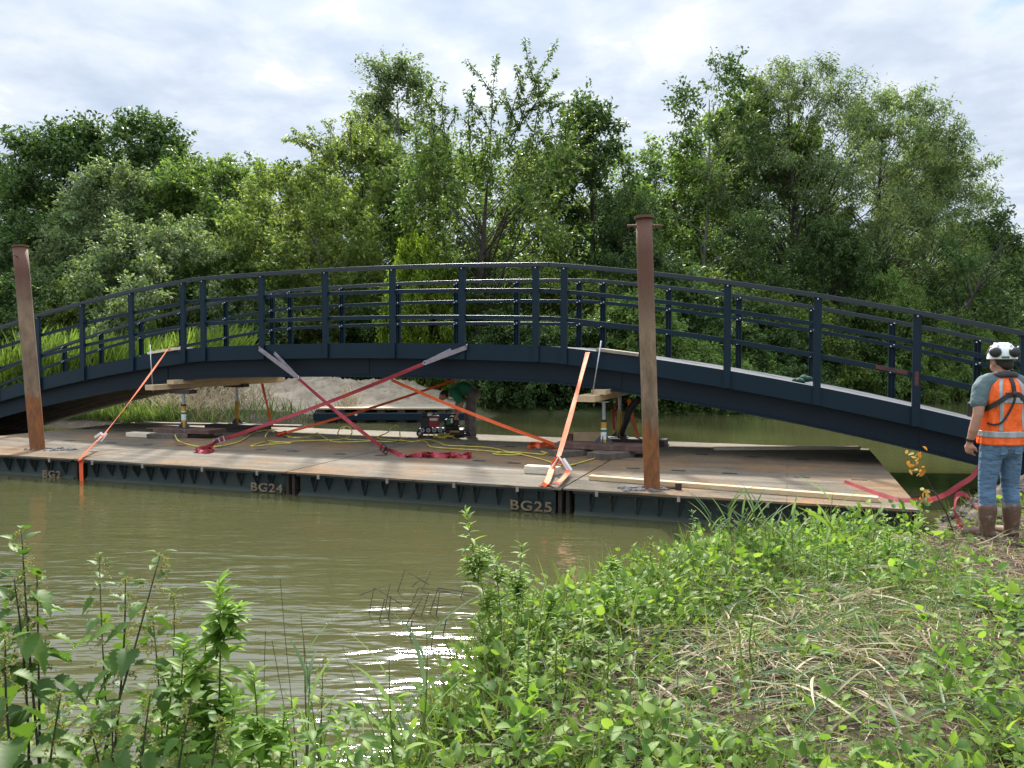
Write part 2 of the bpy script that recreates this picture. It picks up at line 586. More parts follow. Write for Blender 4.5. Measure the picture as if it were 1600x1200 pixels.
soil = mixc(t, ramp(t, n2, [(0.42, 0.0), (0.62, 1.0)]), soil, (0.035, 0.026, 0.02))
soil = mixc(t, ramp(t, noise(t, pos, 60, 4, 0.6), [(0.6, 0.0), (0.72, 0.8)]), soil, (0.27, 0.22, 0.15))
lawn = mixc(t, ramp(t, noise(t, pos, 1.3, 6, 0.6), [(0.35, 0.0), (0.65, 1.0)]), (0.05, 0.085, 0.018), (0.1, 0.15, 0.035))
sp = nd(t, 'ShaderNodeSeparateXYZ')
t.links.new(pos, sp.inputs[0])
far = ramp(t, mth(t, 'MULTIPLY', mth(t, 'SUBTRACT', sp.outputs[1], 23.0), 0.25, True), [(0.0, 0.0), (1.0, 1.0)])
t.links.new(mixc(t, far, soil, lawn), p.inputs['Base Color'])
p.inputs['Roughness'].default_value = 0.95
p.inputs['Specular IOR Level'].default_value = 0.2
t.links.new(bump(t, n2, 0.9, 0.04), p.inputs['Normal'])
t.links.new(p.outputs[0], out.inputs[0])
M['soil'] = m
ground = link('ground', np_mesh('ground', np.stack([GX, GY, GZ], -1).reshape(-1, 3), [quads], True), m)
tag(ground, kind='structure')

# water: a real rippled sheet near the camera is not needed - ripples are shallow, bump does
m, t, out = new_mat('river_water')
p = nd(t, 'ShaderNodeBsdfPrincipled')
pos = geo_pos(t)
murk = mixc(t, ramp(t, noise(t, pos, 0.25, 3, 0.5), [(0.3, 0.0), (0.7, 1.0)]), (0.056, 0.057, 0.022), (0.068, 0.067, 0.027))
t.links.new(murk, p.inputs['Base Color'])
p.inputs['Roughness'].default_value = 0.085
p.inputs['IOR'].default_value = 1.72
wv1 = noise(t, geo_pos(t, (0.95, 3.1, 1), (0, 0, R(8))), 1.0, 3, 0.5, 0.4)
wv2 = noise(t, geo_pos(t, (3.2, 9.5, 1), (0, 0, R(-6))), 1.0, 2, 0.5, 0.5)
sp = nd(t, 'ShaderNodeSeparateXYZ')
t.links.new(pos, sp.inputs[0])
calm = ramp(t, mth(t, 'MULTIPLY', sp.outputs[1], 1 / 30), [(0.0, 1.0), (0.16, 0.9), (0.23, 0.26), (0.36, 0.15), (1.0, 0.1)])
patch = ramp(t, noise(t, pos, 0.35, 3, 0.5), [(0.36, 0.3), (0.6, 1.0)])
amp = mth(t, 'MULTIPLY', calm, patch)
hh = mth(t, 'ADD', mth(t, 'MULTIPLY', wv1, 1.0), mth(t, 'MULTIPLY', wv2, 0.34))
b = nd(t, 'ShaderNodeBump')
b.inputs['Distance'].default_value = 0.09
t.links.new(amp, b.inputs['Strength'])
t.links.new(hh, b.inputs['Height'])
t.links.new(b.outputs[0], p.inputs['Normal'])
t.links.new(p.outputs[0], out.inputs[0])
M['water'] = m
wx, wy = np.meshgrid(np.array([-400., -60, -20, 0, 20, 60, 400]), np.array([0.5, 10., 30, 60, 120, 220]))
wi = np.arange(wx.size).reshape(wx.shape)
wq = np.stack([wi[:-1, :-1], wi[:-1, 1:], wi[1:, 1:], wi[1:, :-1]], -1).reshape(-1, 4)
water = link('water', np_mesh('water', np.stack([wx, wy, 0 * wx], -1).reshape(-1, 3), [wq]), m)
tag(water, kind='structure')

# ------------------------------------------------------------------ bridge
SC = -8.6


def zf(s):
    tt = abs(s - SC)
    if tt <= 3.62:
        return 2.15 - 0.07 * (tt / 3.62) ** 2
    return 2.08 - 0.105 * (tt - 3.62) - 0.0112 * (tt - 3.62) ** 2


BL, BR = SC - 13.0, SC + 11.7
S_ALL = sorted(set([SC - 3.62, SC + 3.62] + list(np.round(np.linspace(BL, BR, 49), 3))))


def sweep(mb, w0, w1, z0, z1, slist=None):
    slist = slist or S_ALL
    vs, fs = [], []
    for s in slist:
        z = zf(s)
        vs += [W(s, w0, z + z0), W(s, w1, z + z0), W(s, w1, z + z1), W(s, w0, z + z1)]
    for i in range(len(slist) - 1):
        for k in range(4):
            fs.append((i * 4 + k, i * 4 + (k + 1) % 4, (i + 1) * 4 + (k + 1) % 4, (i + 1) * 4 + k))
    q = (len(slist) - 1) * 4
    fs += [(3, 2, 1, 0), (q, q + 1, q + 2, q + 3)]
    return mb.add(vs, fs)


WN, WF = 3.10, 5.90
bridge = empty('footbridge', W(SC, 4.5, 0.33), 'dark blue arched steel footbridge with railings standing on jacks on the barge', 'bridge')
sweep(MB(), WN + 0.15, WF - 0.15, -0.05, -0.006).build('deck', M['grit'], bridge)
POSTS = [-21.45, -20.2, -18.9, -17.65, -16.35, -15.1, -13.78, -12.47, -11.98, -10.62, -9.23, -7.86, -6.53, -5.22, -4.74, -3.47, -2.19, -.93, .36, 1.65, 2.95]
for side, (w, sg) in enumerate(((WN, -1), (WF, 1))):
    inn = -sg
    # edge channel and main girder
    sweep(MB(), w + 0.03 * inn, w + 0.045 * inn, -0.27, 0).add([], []).build('edge_channel', M['bridge'], bridge)
    mb = MB()
    sweep(mb, w + 0.048 * inn, w + 0.148 * inn, -0.012, 0.0)
    sweep(mb, w + 0.048 * inn, w + 0.13 * inn, -0.27, -0.255)
    mb.build('channel_flange', M['grit'] if side == 0 else M['bridge'], bridge)
    mb = MB()
    sweep(mb, w + 0.19 * inn, w + 0.21 * inn, -0.585, -0.055)
    sweep(mb, w + 0.12 * inn, w + 0.30 * inn, -0.61, -0.587)
    mb.build('girder', M['girder'], bridge)
    for z0, z1, nm, a, b_ in ((1.285, 1.35, 'handrail', -0.04, 0.06), (0.87, 0.935, 'guard_rail', 0.045, 0.085), (0.42, 0.485, 'guard_rail', 0.045, 0.085)):
        for seg in ((BL, SC - 3.62), (SC - 3.62, SC + 3.62), (SC + 3.62, BR)):
            ss = [seg[0] + 0.006] + [s for s in S_ALL if seg[0] + 0.05 < s < seg[1] - 0.05] + [seg[1] - 0.006]
            sweep(MB(), w + a * inn, w + b_ * inn, z0, z1, ss).build(nm, M['rail'] if nm == 'handrail' else M['bridge'], bridge, bevel=0.004)
    for s in POSTS:
        z = zf(s)
        mb = MB()
        mb.box(W(s, w - 0.005 * inn, z + 0.52), (0.085, 0.012, 1.57), (DS, DN, DZ))
        mb.box(W(s, w + 0.02 * inn, z + 0.66), (0.012, 0.036, 1.28), (DS, DN, DZ))
        mb.box(W(s - 0.0485, w + 0.017 * inn, z + 0.52), (0.010, 0.058, 1.57), (DS, DN, DZ))
        mb.box(W(s + 0.0485, w + 0.017 * inn, z + 0.52), (0.010, 0.058, 1.57), (DS, DN, DZ))
        po = mb.build('post', M['bridge'], bridge)
        for dz in (1.27, 0.9, 0.45):
            bb = MB()
            for ds in (-0.025, 0.025):
                if side == 0:
                    if dz < 1:
                        continue
                    c = W(s, w - 0.012 * inn, z + dz)
                    bb.tube([c, c - inn * DN * 0.012], 0.011, 8)
                    break
                c = W(s + ds, w + 0.086 * inn, z + dz + (0.012 if ds > 0 else -0.012))
                bb.tube([c, c + inn * DN * 0.01], 0.012, 8)
            if bb.v:
                bb.build('bolt', M['bolt'], po)
for s in np.arange(BL + 0.6, BR, 1.52):
    z = zf(s)
    MB().box(W(s, 4.5, z - 0.16), (0.1, 2.36, 0.16), (DS, DN, DZ)).build('cross_beam', M['girder'], bridge)
for k in range(5):
    sweep(MB(), WF - 0.36, WF - 0.302 - .006 * (k % 2), -0.6 + k * .1, -0.51 + k * .1, [q for q in S_ALL if q < -10.5]).build('bounce_strip', M['bouncebrown'], bridge)  # added brown strips standing in for bounced light on the far girder
for w in (3.75, 4.5, 5.25):
    sweep(MB(), w - 0.03, w + 0.03, -0.078, -0.051).build('deck_stringer', M['girder'], bridge)
for s in (-13.2, -8.6, -4.0, 0.6):
    MB().box(W(s, WN + 0.185, zf(s) - 0.33), (0.34, 0.012, 0.44), (unit(W(s + .1, 0, zf(s + .1)) - W(s - .1, 0, zf(s - .1))), DN, DZ)).build('splice_plate', M['girder'], bridge)
mb = MB()
for k in range(2):
    c = W(0.13, WN + 0.043, zf(0.13) + 0.455)
mb.box(W(0.05, WN + 0.041, zf(0.05) + 0.452), (0.42, 0.006, 0.05), (unit(W(.2, 0, zf(.2)) - W(-.1, 0, zf(-.1))), DN, DZ))
mb.box(W(0.36, WN - 0.013, zf(.36) + 0.40), (0.05, 0.004, 0.2), (DS, DN, DZ))
M['rusty'] = pmat('rust_stain', (0.14, 0.035, 0.02), (0.04, 0.025, 0.025), 9, 0.8, 0, 0.2, dirt=(0.02, 0.035, 0.05))
mb.build('rust_patch', M['rusty'], bridge)

# ------------------------------------------------------------------ barge
barge = empty('work_barge', W(-8, 2.75, 0), 'long flat pontoon barge with brown plated deck floating under the bridge', 'barge')
m, t, out = new_mat('barge_deck')
p = nd(t, 'ShaderNodeBsdfPrincipled')
bp = geo_pos(t, None, (0, 0, ANG))
mp = nd(t, 'ShaderNodeMapping')
mp.inputs['Scale'].default_value = (0.45, 4.2, 1)
t.links.new(bp, mp.inputs[0])
streak = noise(t, mp.outputs[0], 1.6, 8, 0.65, 0.2)
blotch = noise(t, bp, 0.55, 6, 0.6, 0.3)
fineg = noise(t, bp, 14, 6, 0.7)
col = mixc(t, ramp(t, streak, [(0.32, 0.0), (0.66, 1.0)]), (0.235, 0.198, 0.145), (0.1, 0.082, 0.06))
col = mixc(t, ramp(t, blotch, [(0.48, 0.0), (0.62, 0.75)]), col, (0.3, 0.165, 0.07))
sp = nd(t, 'ShaderNodeSeparateXYZ')
t.links.new(bp, sp.inputs[0])
# bridge shadow painted down the deck's middle, sunlit strip painted pale at its far side
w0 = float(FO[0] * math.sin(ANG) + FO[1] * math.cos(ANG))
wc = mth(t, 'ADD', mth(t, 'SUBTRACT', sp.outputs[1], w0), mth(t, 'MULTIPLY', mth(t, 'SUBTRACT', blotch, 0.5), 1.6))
painted_shadow = ramp(t, mth(t, 'MULTIPLY', wc, 1 / 5.5), [(0.1, 0.0), (0.3, 0.8), (0.62, 0.7), (0.74, 0.0)])
col = mixc(t, mth(t, 'MULTIPLY', painted_shadow, 0.3), col, (0.06, 0.047, 0.036))
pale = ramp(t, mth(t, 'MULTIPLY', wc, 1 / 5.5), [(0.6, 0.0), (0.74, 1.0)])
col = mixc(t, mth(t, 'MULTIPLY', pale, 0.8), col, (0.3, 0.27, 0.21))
col = mixc(t, ramp(t, noise(t, mp.outputs[0], 5.5, 6, 0.7), [(0.55, 0.0), (0.68, 0.85)]), col, (0.04, 0.031, 0.024))
col = mixc(t, ramp(t, fineg, [(0.4, 0.35), (0.6, 0.0)]), col, (0.09, 0.07, 0.05))
br = nd(t, 'ShaderNodeTexBrick')
br.offset = 0.5
br.inputs['Scale'].default_value = 1.0
br.inputs['Mortar Size'].default_value = 0.006
br.inputs['Brick Width'].default_value = 3.92
br.inputs['Row Height'].default_value = 0.46
br.inputs['Color1'].default_value = (1, 1, 1, 1)
br.inputs['Color2'].default_value = (0.8, 0.79, 0.78, 1)
br.inputs['Mortar'].default_value = (0.25, 0.22, 0.2, 1)
t.links.new(bp, br.inputs['Vector'])
col = mixc(t, 0.55, col, mixc(t, 1.0, col, br.outputs['Color'], 'MULTIPLY'))
t.links.new(col, p.inputs['Base Color'])
t.links.new(ramp(t, blotch, [(0.3, 0.7), (0.7, 0.92)]), p.inputs['Roughness'])
p.inputs['Specular IOR Level'].default_value = 0.15
t.links.new(bump(t, mth(t, 'ADD', fineg, streak), 0.35, 0.012), p.inputs['Normal'])
t.links.new(p.outputs[0], out.inputs[0])
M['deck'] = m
for nm_ in ('hull',):
    t = M[nm_].node_tree
    p = next(q for q in t.nodes if q.type == 'BSDF_PRINCIPLED')
    src = p.inputs['Base Color'].links[0].from_socket
    pos = geo_pos(t)
    sp = nd(t, 'ShaderNodeSeparateXYZ')
    t.links.new(pos, sp.inputs[0])
    hz_ = mth(t, 'ADD', sp.outputs[2], mth(t, 'MULTIPLY', noise(t, pos, 5, 5, .7), -0.07))
    band = ramp(t, mth(t, 'MULTIPLY', mth(t, 'ADD', hz_, 0.05), 8, True), [(0.0, 0.9), (0.55, 0.35), (1.0, 0.0)])
    t.links.new(mixc(t, band, src, (0.05, 0.058, 0.04)), p.inputs['Base Color'])
JOINTS = [0.0, -3.86, -7.79, -11.7, -16.1]
BWID = 5.5
brk = None
for a, b_ in zip(JOINTS[:-1], JOINTS[1:]):
    # deck plate with a slightly ragged lip
    n = int((a - b_) / 0.22)
    ss = np.linspace(a - 0.012, b_ + 0.012, n + 1)
    top = []
    for s in ss:
        top.append((s, -0.05 + random.uniform(-0.012, 0.016)))
    vs, fs = [], []
    for s, w in top:
        vs += [W(s, w, 0.305 + random.uniform(-.004, .004)), W(s, w, 0.33 + random.uniform(-.003, .002)), W(s, 0.12, 0.33), W(s, BWID - 0.1, 0.33), W(s, BWID + 0.03 + random.uniform(-.02, .015), 0.33), W(s, BWID, 0.305)]
    for i in range(n):
        for k in range(5):
            fs.append((i * 6 + k, i * 6 + k + 1, (i + 1) * 6 + k + 1, (i + 1) * 6 + k))
    fs += [(0, 1, 2, 3, 4, 5), tuple(n * 6 + k for k in (5, 4, 3, 2, 1, 0))]
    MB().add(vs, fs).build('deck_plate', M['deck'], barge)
    hull = MB()
    c = (a + b_) / 2
    ln = a - b_ - 0.24
    hull.box(W(c, BWID / 2, -0.13), (ln, BWID - 0.2, 0.862), (DS, DN, DZ))
    hull.box(W(c, 0.07, 0.285), (ln, 0.12, 0.036), (DS, DN, DZ))
    hull.prism([W(a - .12, 0.1, 0.05), W(a - .12, 0.045, 0.0), W(a - .12, 0.045, -0.5), W(a - .12, 0.1, -0.5)], -DS * ln)
    h = hull.build('pontoon_hull', M['hull'], barge)
    for e, dsx in ((a, -0.05), (b_, 0.05)):
        MB().box(W(e + dsx, 0.09, -0.08), (0.045, 0.1, 0.74), (DS, DN, DZ)).build('joint_post', M['rustpost'], barge)
        MB().box(W(e + dsx, BWID - 0.09, -0.08), (0.045, 0.1, 0.74), (DS, DN, DZ)).build('joint_post', M['rustpost'], barge)
    nb = 13
    for k in range(nb):
        s = a - 0.2 - (a - b_ - 0.4) * (k + 0.5) / nb + random.uniform(-.03, .03)
        mb = MB()
        dz = random.uniform(0.12, 0.2)
        mb.prism([W(s - 0.006, 0.1, 0.266), W(s - 0.006, -0.02, 0.266), W(s - 0.006, -0.02, 0.24), W(s - 0.006, 0.1, 0.266 - dz - 0.06)], DS * 0.012)
        mb.prism([W(s - 0.075, 0.096, 0.266), W(s + 0.06, 0.096, 0.266), W(s + 0.012, 0.096, 0.266 - dz), W(s - 0.018, 0.096, 0.266 - dz)], -DN * 0.02)
        mb.build('bracket', M['bracket'], barge)
    for k in range(4):
        s = a - (a - b_) * (k + 0.5) / 4 + random.uniform(-.1, .1)
        MB().box(W(s, -0.062, 0.287), (0.035, 0.014, 0.06), (DS, DN, DZ)).build('rubbing_clip', M['greywood'], barge)
    for ww in (1.85, 3.75):
        for k in range(5):
            s = a - (a - b_) * (k + 0.5) / 5 + random.uniform(-.12, .12)
            MB().box(W(s, ww + random.uniform(-.05, .05), 0.3325), (0.19, 0.09, 0.003), (DS, DN, DZ)).build('lifting_slot', M['black'], barge)
def text_mesh(body, size, extr):
    cu = bpy.data.curves.new('lettering', 'FONT')
    cu.body = body
    cu.size = size
    cu.extrude = extr
    cu.offset = 0.0025
    cu.space_character = 1.12
    o = bpy.data.objects.new('lettering_source', cu)
    COL.objects.link(o)
    bpy.context.view_layer.update()
    me = bpy.data.meshes.new_from_object(o.evaluated_get(bpy.context.evaluated_depsgraph_get()))
    bpy.data.objects.remove(o)
    return me


for body, px, py in (('BG2', 66, 751), ('BG24', 391, 773), ('BG25', 796, 803)):
    me = text_mesh(body, 0.185, 0.006)
    q = BW(px, py, 0.03) + DZ * .06
    sc_ = {'BG2': 0.85, 'BG24': 0.9, 'BG25': 0.92}[body]
    for v in me.vertices:
        x, y, z = v.co
        c = q + DS * x * sc_ * 1.32 + DZ * y * sc_ + DN * (-z + 0.004)
        v.co = c
    o = link('lettering', me, M['letter'], barge)


# spud piles
def lean_tube(mb, p, q, r, n=28, zs=12):
    pts = [np.asarray(p) + (np.asarray(q) - np.asarray(p)) * k / zs for k in range(zs + 1)]
    return mb.tube(pts, r, n)


def rust_mat(name, zsplit):
    m, t, out = new_mat(name)
    p = nd(t, 'ShaderNodeBsdfPrincipled')
    pos = geo_pos(t)
    sp = nd(t, 'ShaderNodeSeparateXYZ')
    t.links.new(pos, sp.inputs[0])
    v = geo_pos(t, (3, 3, 1.2))
    f = noise(t, v, 2.2, 8, 0.65)
    col = mixc(t, ramp(t, f, [(0.36, 0.0), (0.64, 1.0)]), (0.12, 0.076, 0.045), (0.25, 0.17, 0.1))
    hz = mth(t, 'ADD', sp.outputs[2], mth(t, 'MULTIPLY', mth(t, 'SUBTRACT', f, 0.5), 0.9))
    # purple-brown dry top, grey middle, fresh orange rust where it stood in the water, muddy foot
    col = mixc(t, ramp(t, mth(t, 'MULTIPLY', mth(t, 'SUBTRACT', hz, zsplit + (1.45 if zsplit > 1.2 else 1.2)), 1.0, True), [(0.0, 0.0), (0.5, 1.0)]), col, (0.115, 0.05, 0.027))
    low = ramp(t, mth(t, 'MULTIPLY', mth(t, 'SUBTRACT', zsplit + 0.07, hz), 3.5, True), [(0.0, 0.0), (0.6, 1.0)])
    orange = mixc(t, ramp(t, noise(t, v, 5, 8, 0.7), [(0.4, 0.0), (0.62, 1.0)]), (0.25, 0.085, 0.018), (0.13, 0.05, 0.018))
    col = mixc(t, low, col, orange)
    col = mixc(t, ramp(t, noise(t, v, 9, 6, 0.7), [(0.58, 0.0), (0.7, 0.7)]), col, (0.05, 0.035, 0.03))
    t.links.new(col, p.inputs['Base Color'])
    p.inputs['Roughness'].default_value = 0.75
    t.links.new(bump(t, noise(t, v, 14, 6, 0.7), 0.4, 0.01), p.inputs['Normal'])
    t.links.new(p.outputs[0], out.inputs[0])
    return m


for k, (bx, by, tx, ty, wp, lab) in enumerate(((59, 703, 31, 384, 0.42, 'tall rusty steel tube pile at the left front of the barge, leaning left'),
                                            (1019, 765, 1006, 338, 0.16, 'tall rusty steel tube pile with cross bar near the top, standing right of the jacks'))):
    base = G(bx, by, 0.33)
    top = BW(tx, ty, (base - FO) @ DN)
    ax = unit(top - base)
    pile = empty('spud_pile', base, lab, 'pile', group='spud piles')
    rad = 0.114 if k == 0 else 0.095
    mt = rust_mat('pile_rust_%s' % 'ab'[k], 1.3 if k == 0 else 1.06)
    lean_tube(MB(), base - ax * 1.6, top - ax * 0.03, rad).build('shaft', mt, pile, smooth=True)
    MB().tube([top - ax * 0.03, top], rad + (0.012 if k == 0 else 0.022), 28).build('cap_plate', mt, pile)
    if k:
        c = top - ax * 0.115
        MB().tube([c - np.array([.2, 0.02, 0]), c + np.array([.2, -.02, 0])], 0.016, 10).build('cross_bar', mt, pile, smooth=True)
    else:
        c = top - ax * 0.2
        MB().tube([c, c + np.array([.02, -.2, 0.01])], 0.012, 8).build('lug', mt, pile)
    # mud squeezed up round the pile
    mud = MB()
    mud.sphere(base + np.array([.12 if k == 0 else -.08, 0, 0]), (rad * 2.4, rad * 1.25, .008), 20, 6)
    for i in range(40):
        a = random.uniform(0, 6.28)
        rr = rad + random.uniform(0.0, .1)
        cc = base + np.array([math.cos(a) * rr * (2.2 if k == 0 else 1.7) + (0.2 if k == 0 else -.12), math.sin(a) * rr * 0.8, random.uniform(0, .012)])
        mud.sphere(cc, (random.uniform(.02, .06), random.uniform(.02, .05), random.uniform(.012, .03)), 7, 5)
    o = mud.build('mud_heap', M['mud'])
    tag(o, 'small heap of grey mud on the deck round the foot of the %s pile' % ('left' if k == 0 else 'right'), 'mud')

# ------------------------------------------------------------------ timber and jacks
def plank(name, a, b_, wid, th, mat, label, wdir=None, cat='plank', bev=0.004, group=None):
    """timber whose underside runs from a to b_ at the middle of its width"""
    a, b_ = np.asarray(a, float), np.asarray(b_, float)
    t = unit(b_ - a)
    x = np.cross(t, DZ) if wdir is None else np.asarray(wdir, float)
    x = unit(x - t * (x @ t))
    up = np.cross(x, t)
    if up[2] < 0: up = -up
    c = (a + b_) / 2 + up * th / 2
    L = float(np.linalg.norm(b_ - a))
    me_ = MB().box((0, 0, 0), (L, wid, th))
    o = me_.build(name, mat, bevel=bev)
    mtx = Matrix(((t[0], x[0], up[0], c[0]), (t[1], x[1], up[1], c[1]), (t[2], x[2], up[2], c[2]), (0, 0, 0, 1)))
    o.location = mtx.to_translation()
    o.rotation_euler = mtx.to_euler()
    return tag(o, label, cat, group)


def steel_prop(s, w, z0, z1, label, zsplit, sticker):
    """adjustable push-pull prop: foot with gussets, yellow outer tube, steel inner tube, head plate"""
    b0 = W(s, w, z0)
    r = empty('steel_prop', b0, label, 'jack', group='steel props under the bridge')
    MB().box(b0 + DZ * 0.008, (0.3, 0.26, 0.016), (DS, DN, DZ)).build('base_plate', M['propfoot'], r)
    for dvec in (DS, -DS, DN, -DN):
        per = np.cross(dvec, DZ)
        MB().prism([b0 + dvec * 0.045 + DZ * 0.016 - per * .005, b0 + dvec * 0.145 + DZ * 0.016 - per * .005, b0 + dvec * 0.145 + DZ * 0.03 - per * .005, b0 + dvec * 0.045 + DZ * 0.13 - per * .005], per * 0.01).build('gusset', M['propfoot'], r)
    MB().tube([b0 + DZ * 0.016, b0 + DZ * (zsplit - z0)], 0.045, 20).build('outer_tube', M['yellow'], r, smooth=False)
    if sticker:
        st = MB().tube([b0 + DZ * (zsplit - z0 - 0.28), b0 + DZ * (zsplit - z0 - 0.1)], 0.0462, 20).build('sticker', M['sticker'], r)
        MB().tube([b0 + DZ * (zsplit - z0 - 0.16), b0 + DZ * (zsplit - z0 - 0.12)], 0.0468, 20).build('printed_band', M['stickgreen'], st)
    MB().tube([b0 + DZ * (zsplit - z0), b0 + DZ * (zsplit - z0 + 0.04)], 0.05, 20).build('collar', M['black'] if sticker else M['yellow'], r)
    MB().tube([b0 + DZ * (zsplit - z0 + 0.04), b0 + DZ * (z1 - z0 - 0.012)], 0.03, 18).build('inner_tube', M['steel'], r, smooth=False)
    MB().box(b0 + DZ * (z1 - z0 - 0.006), (0.16, 0.16, 0.012), (DS, DN, DZ)).build('head_plate', M['steel'], r)
    return r


DK = 0.331
# left pair
gl = 'timbers packed under the left jacks'
plank('sleeper', W(-12.98, 2.72, DK), W(-12.3, 3.05, DK), 0.26, 0.085, M['oldwood'], 'grey weathered sleeper lying lowest under the front left jack', cat='sleeper')
plank('sleeper', W(-12.62, 3.02, DK), W(-12.0, 3.34, DK), 0.24, 0.085, M['oldwood'], 'weathered sleeper lying behind the lowest one of the front left jack', cat='sleeper')
plank('timber_block', W(-13.62, 2.88, DK), W(-13.02, 2.88, DK), 0.22, 0.08, M['palewood'], 'pale sawn timber block lying left of the front left jack', cat='block')
plank('timber_block', W(-13.0, 2.9, DK), W(-12.74, 2.91, DK), 0.2, 0.075, M['greywood'], 'short grey block end between pale block and old sleeper', cat='block')
plank('hardwood_board', W(-13.1, 3.2, DK + 0.086), W(-11.75, 3.2, DK + 0.086), 0.5, 0.075, M['hardwood'], 'red brown hardwood board carrying the front left jack', cat='board')
plank('hardwood_board', W(-13.3, 4.82, DK), W(-11.9, 4.82, DK), 0.46, 0.1, M['blackwood'], 'dark hardwood board carrying the rear left jack', cat='board')
plank('greyed_board', W(-12.55, 4.3, DK), W(-11.75, 4.2, DK), 0.24, 0.07, M['blackwood'], 'black board lying just in front of the rear left jack board', cat='board')
steel_prop(-12.57, 3.2, DK + 0.162, 1.18, 'front left steel jack with yellow tube and white sticker', 0.93, True)
steel_prop(-12.72, 4.95, DK + 0.101, 1.24, 'rear left steel jack with plain yellow tube', 0.88, False)
for (s, w, z) in ((-12.57, 3.2, 1.18), (-12.72, 4.95, 1.24)):
    plank('head_board', W(s - 0.24, w, z), W(s + 0.24, w, z), 0.22, 0.075, M['blackwood'], 'dark board on the head of the %s left jack' % ('front' if w < 4 else 'rear'), cat='board')
plank('crosswise_timber', W(-12.98, 2.75, 1.256), W(-12.45, 6.15, 1.316), 0.26, 0.1, M['newwood'], 'long pale timber across both left jack heads', cat='timber')
plank('crosswise_timber', W(-12.72, 3.02, 1.362), W(-12.3, 5.9, 1.412), 0.2, 0.085, M['newwood'], 'shorter upper timber packed between left cross timber and girder', cat='timber')
# right pair
plank('sleeper', W(-4.75, 2.72, DK), W(-4.42, 3.25, DK), 0.36, 0.09, M['oldwood'], 'grey weathered sleeper lying left under the front right jack', cat='sleeper')
plank('sleeper', W(-4.08, 2.62, DK), W(-3.75, 3.2, DK), 0.4, 0.095, M['oldwood'], 'grey weathered sleeper lying right under the front right jack', cat='sleeper')
plank('hardwood_board', W(-4.86, 3.2, DK + 0.1), W(-3.4, 3.2, DK + 0.1), 0.44, 0.085, M['hardwood'], 'red brown hardwood board carrying the front right jack', cat='board')
plank('hardwood_board', W(-4.85, 4.85, DK), W(-3.35, 4.85, DK), 0.5, 0.1, M['blackwood'], 'dark hardwood board carrying the rear right jack', cat='board')
steel_prop(-4.1, 3.2, DK + 0.186, 1.19, 'front right steel jack with yellow tube, black collar and sticker', 0.86, True)
steel_prop(-4.21, 4.95, DK + 0.101, 1.24, 'rear right steel jack with long plain yellow tube', 0.88, False)
plank('crosswise_timber', W(-4.28, 2.72, 1.202), W(-4.05, 6.05, 1.252), 0.3, 0.1, M['newwood'], 'long pale timber across both right jack heads', cat='timber')
plank('crosswise_timber', W(-4.14, 3.0, 1.306), W(-3.9, 5.7, 1.356), 0.24, 0.075, M['newwood'], 'upper pale timber wedged between right cross timber and girder', cat='timber')
# loose timber on the deck
plank('long_plank', G(922, 749, DK), G(1372, 784, DK), 0.11, 0.055, M['newwood'], 'long fresh plank lying along the front edge of the deck beside the right pile')
plank('long_plank', G(1116, 703, DK), G(1342, 702, DK), 0.12, 0.05, M['palewood'], 'long pale plank lying at the back right of the deck')
plank('long_plank', G(215, 662, DK), G(470, 667, DK), 0.2, 0.04, M['greywood'], 'long grey plank lying at the back left edge of the deck')
plank('plywood_board', G(250, 667, DK) - DN * .15, G(420, 673, DK) - DN * .15, 0.5, 0.012, M['newwood'], 'thin yellowish board lying behind the left jacks', cat='board')
plank('timber_block', G(822, 738, DK), G(874, 741, DK), 0.16, 0.1, M['palewood'], 'pale timber block lying left of the front right sleepers', cat='block')
plank('timber_block', W(-4.86, 4.1, DK), W(-4.34, 4.35, DK), 0.09, 0.26, M['newwood'], 'squared new timber block standing on edge left of the right jacks', cat='block')
plank('red_block', W(-4.98, 4.05, DK), W(-4.86, 4.08, DK), 0.12, 0.22, M['hardwood'], 'small reddish wooden block beside the upright new block', cat='block')
# packing boards on the bridge deck edges and threaded rods
for nm, (xa, xb, yy), lab in (('left', (238, 282, 549), 'left'), ('right', (934, 1000, 553), 'right')):
    qa, qb = BW(xa, yy, WN + 0.12), BW(xb, yy, WN + 0.12)
    sa, sb = (qa - FO) @ DS, (qb - FO) @ DS
    plank('packing_plank', W(sa, WN + 0.3, zf(sa) + 0.003), W(sb, WN + 0.3, zf(sb) + 0.003), 0.62, 0.05, M['palewood'] if nm == 'left' else M['greywood'],
          'pale board lying across the %s part of the bridge deck edge above the jacks' % lab, cat='board')
    sm = sa + (0.12 if nm == 'left' else 0.1)
    rod = MB().tube([W(sm, WN - 0.06, zf(sm) + 0.18), W(sm - 0.02 + (0.16 if nm == 'left' else -0.12), WN - 0.14, 1.2)], 0.011, 8)
    tag(rod.build('threaded_rod', M['steel'], smooth=True), 'thin steel rod clamping the %s timbers to the bridge edge' % lab, 'rod')
# pin and nut on the deck by the right pile
q = G(1052, 765, DK)
r = empty('mooring_pin', q, 'dark steel pin with square head lying by the foot of the right pile', 'pin')
MB().tube([q + np.array([-.14, 0, .02]), q + np.array([.03, 0, .02])], 0.015, 10).build('shank', M['rustpost'], r)
MB().box(q + np.array([.06, 0, .04]), (0.07, 0.07, 0.08)).build('head', M['rustpost'], r, bevel=0.008)
# ------------------------------------------------------------------ straps
def lerp(a, b, n):
    a, b = np.asarray(a, float), np.asarray(b, float)
    return [a + (b - a) * k / n for k in range(n + 1)]


def face_w(p, q):                        # width direction that keeps the webbing flat towards the river bank
    return np.cross(unit(np.asarray(q) - np.asarray(p)), DN)


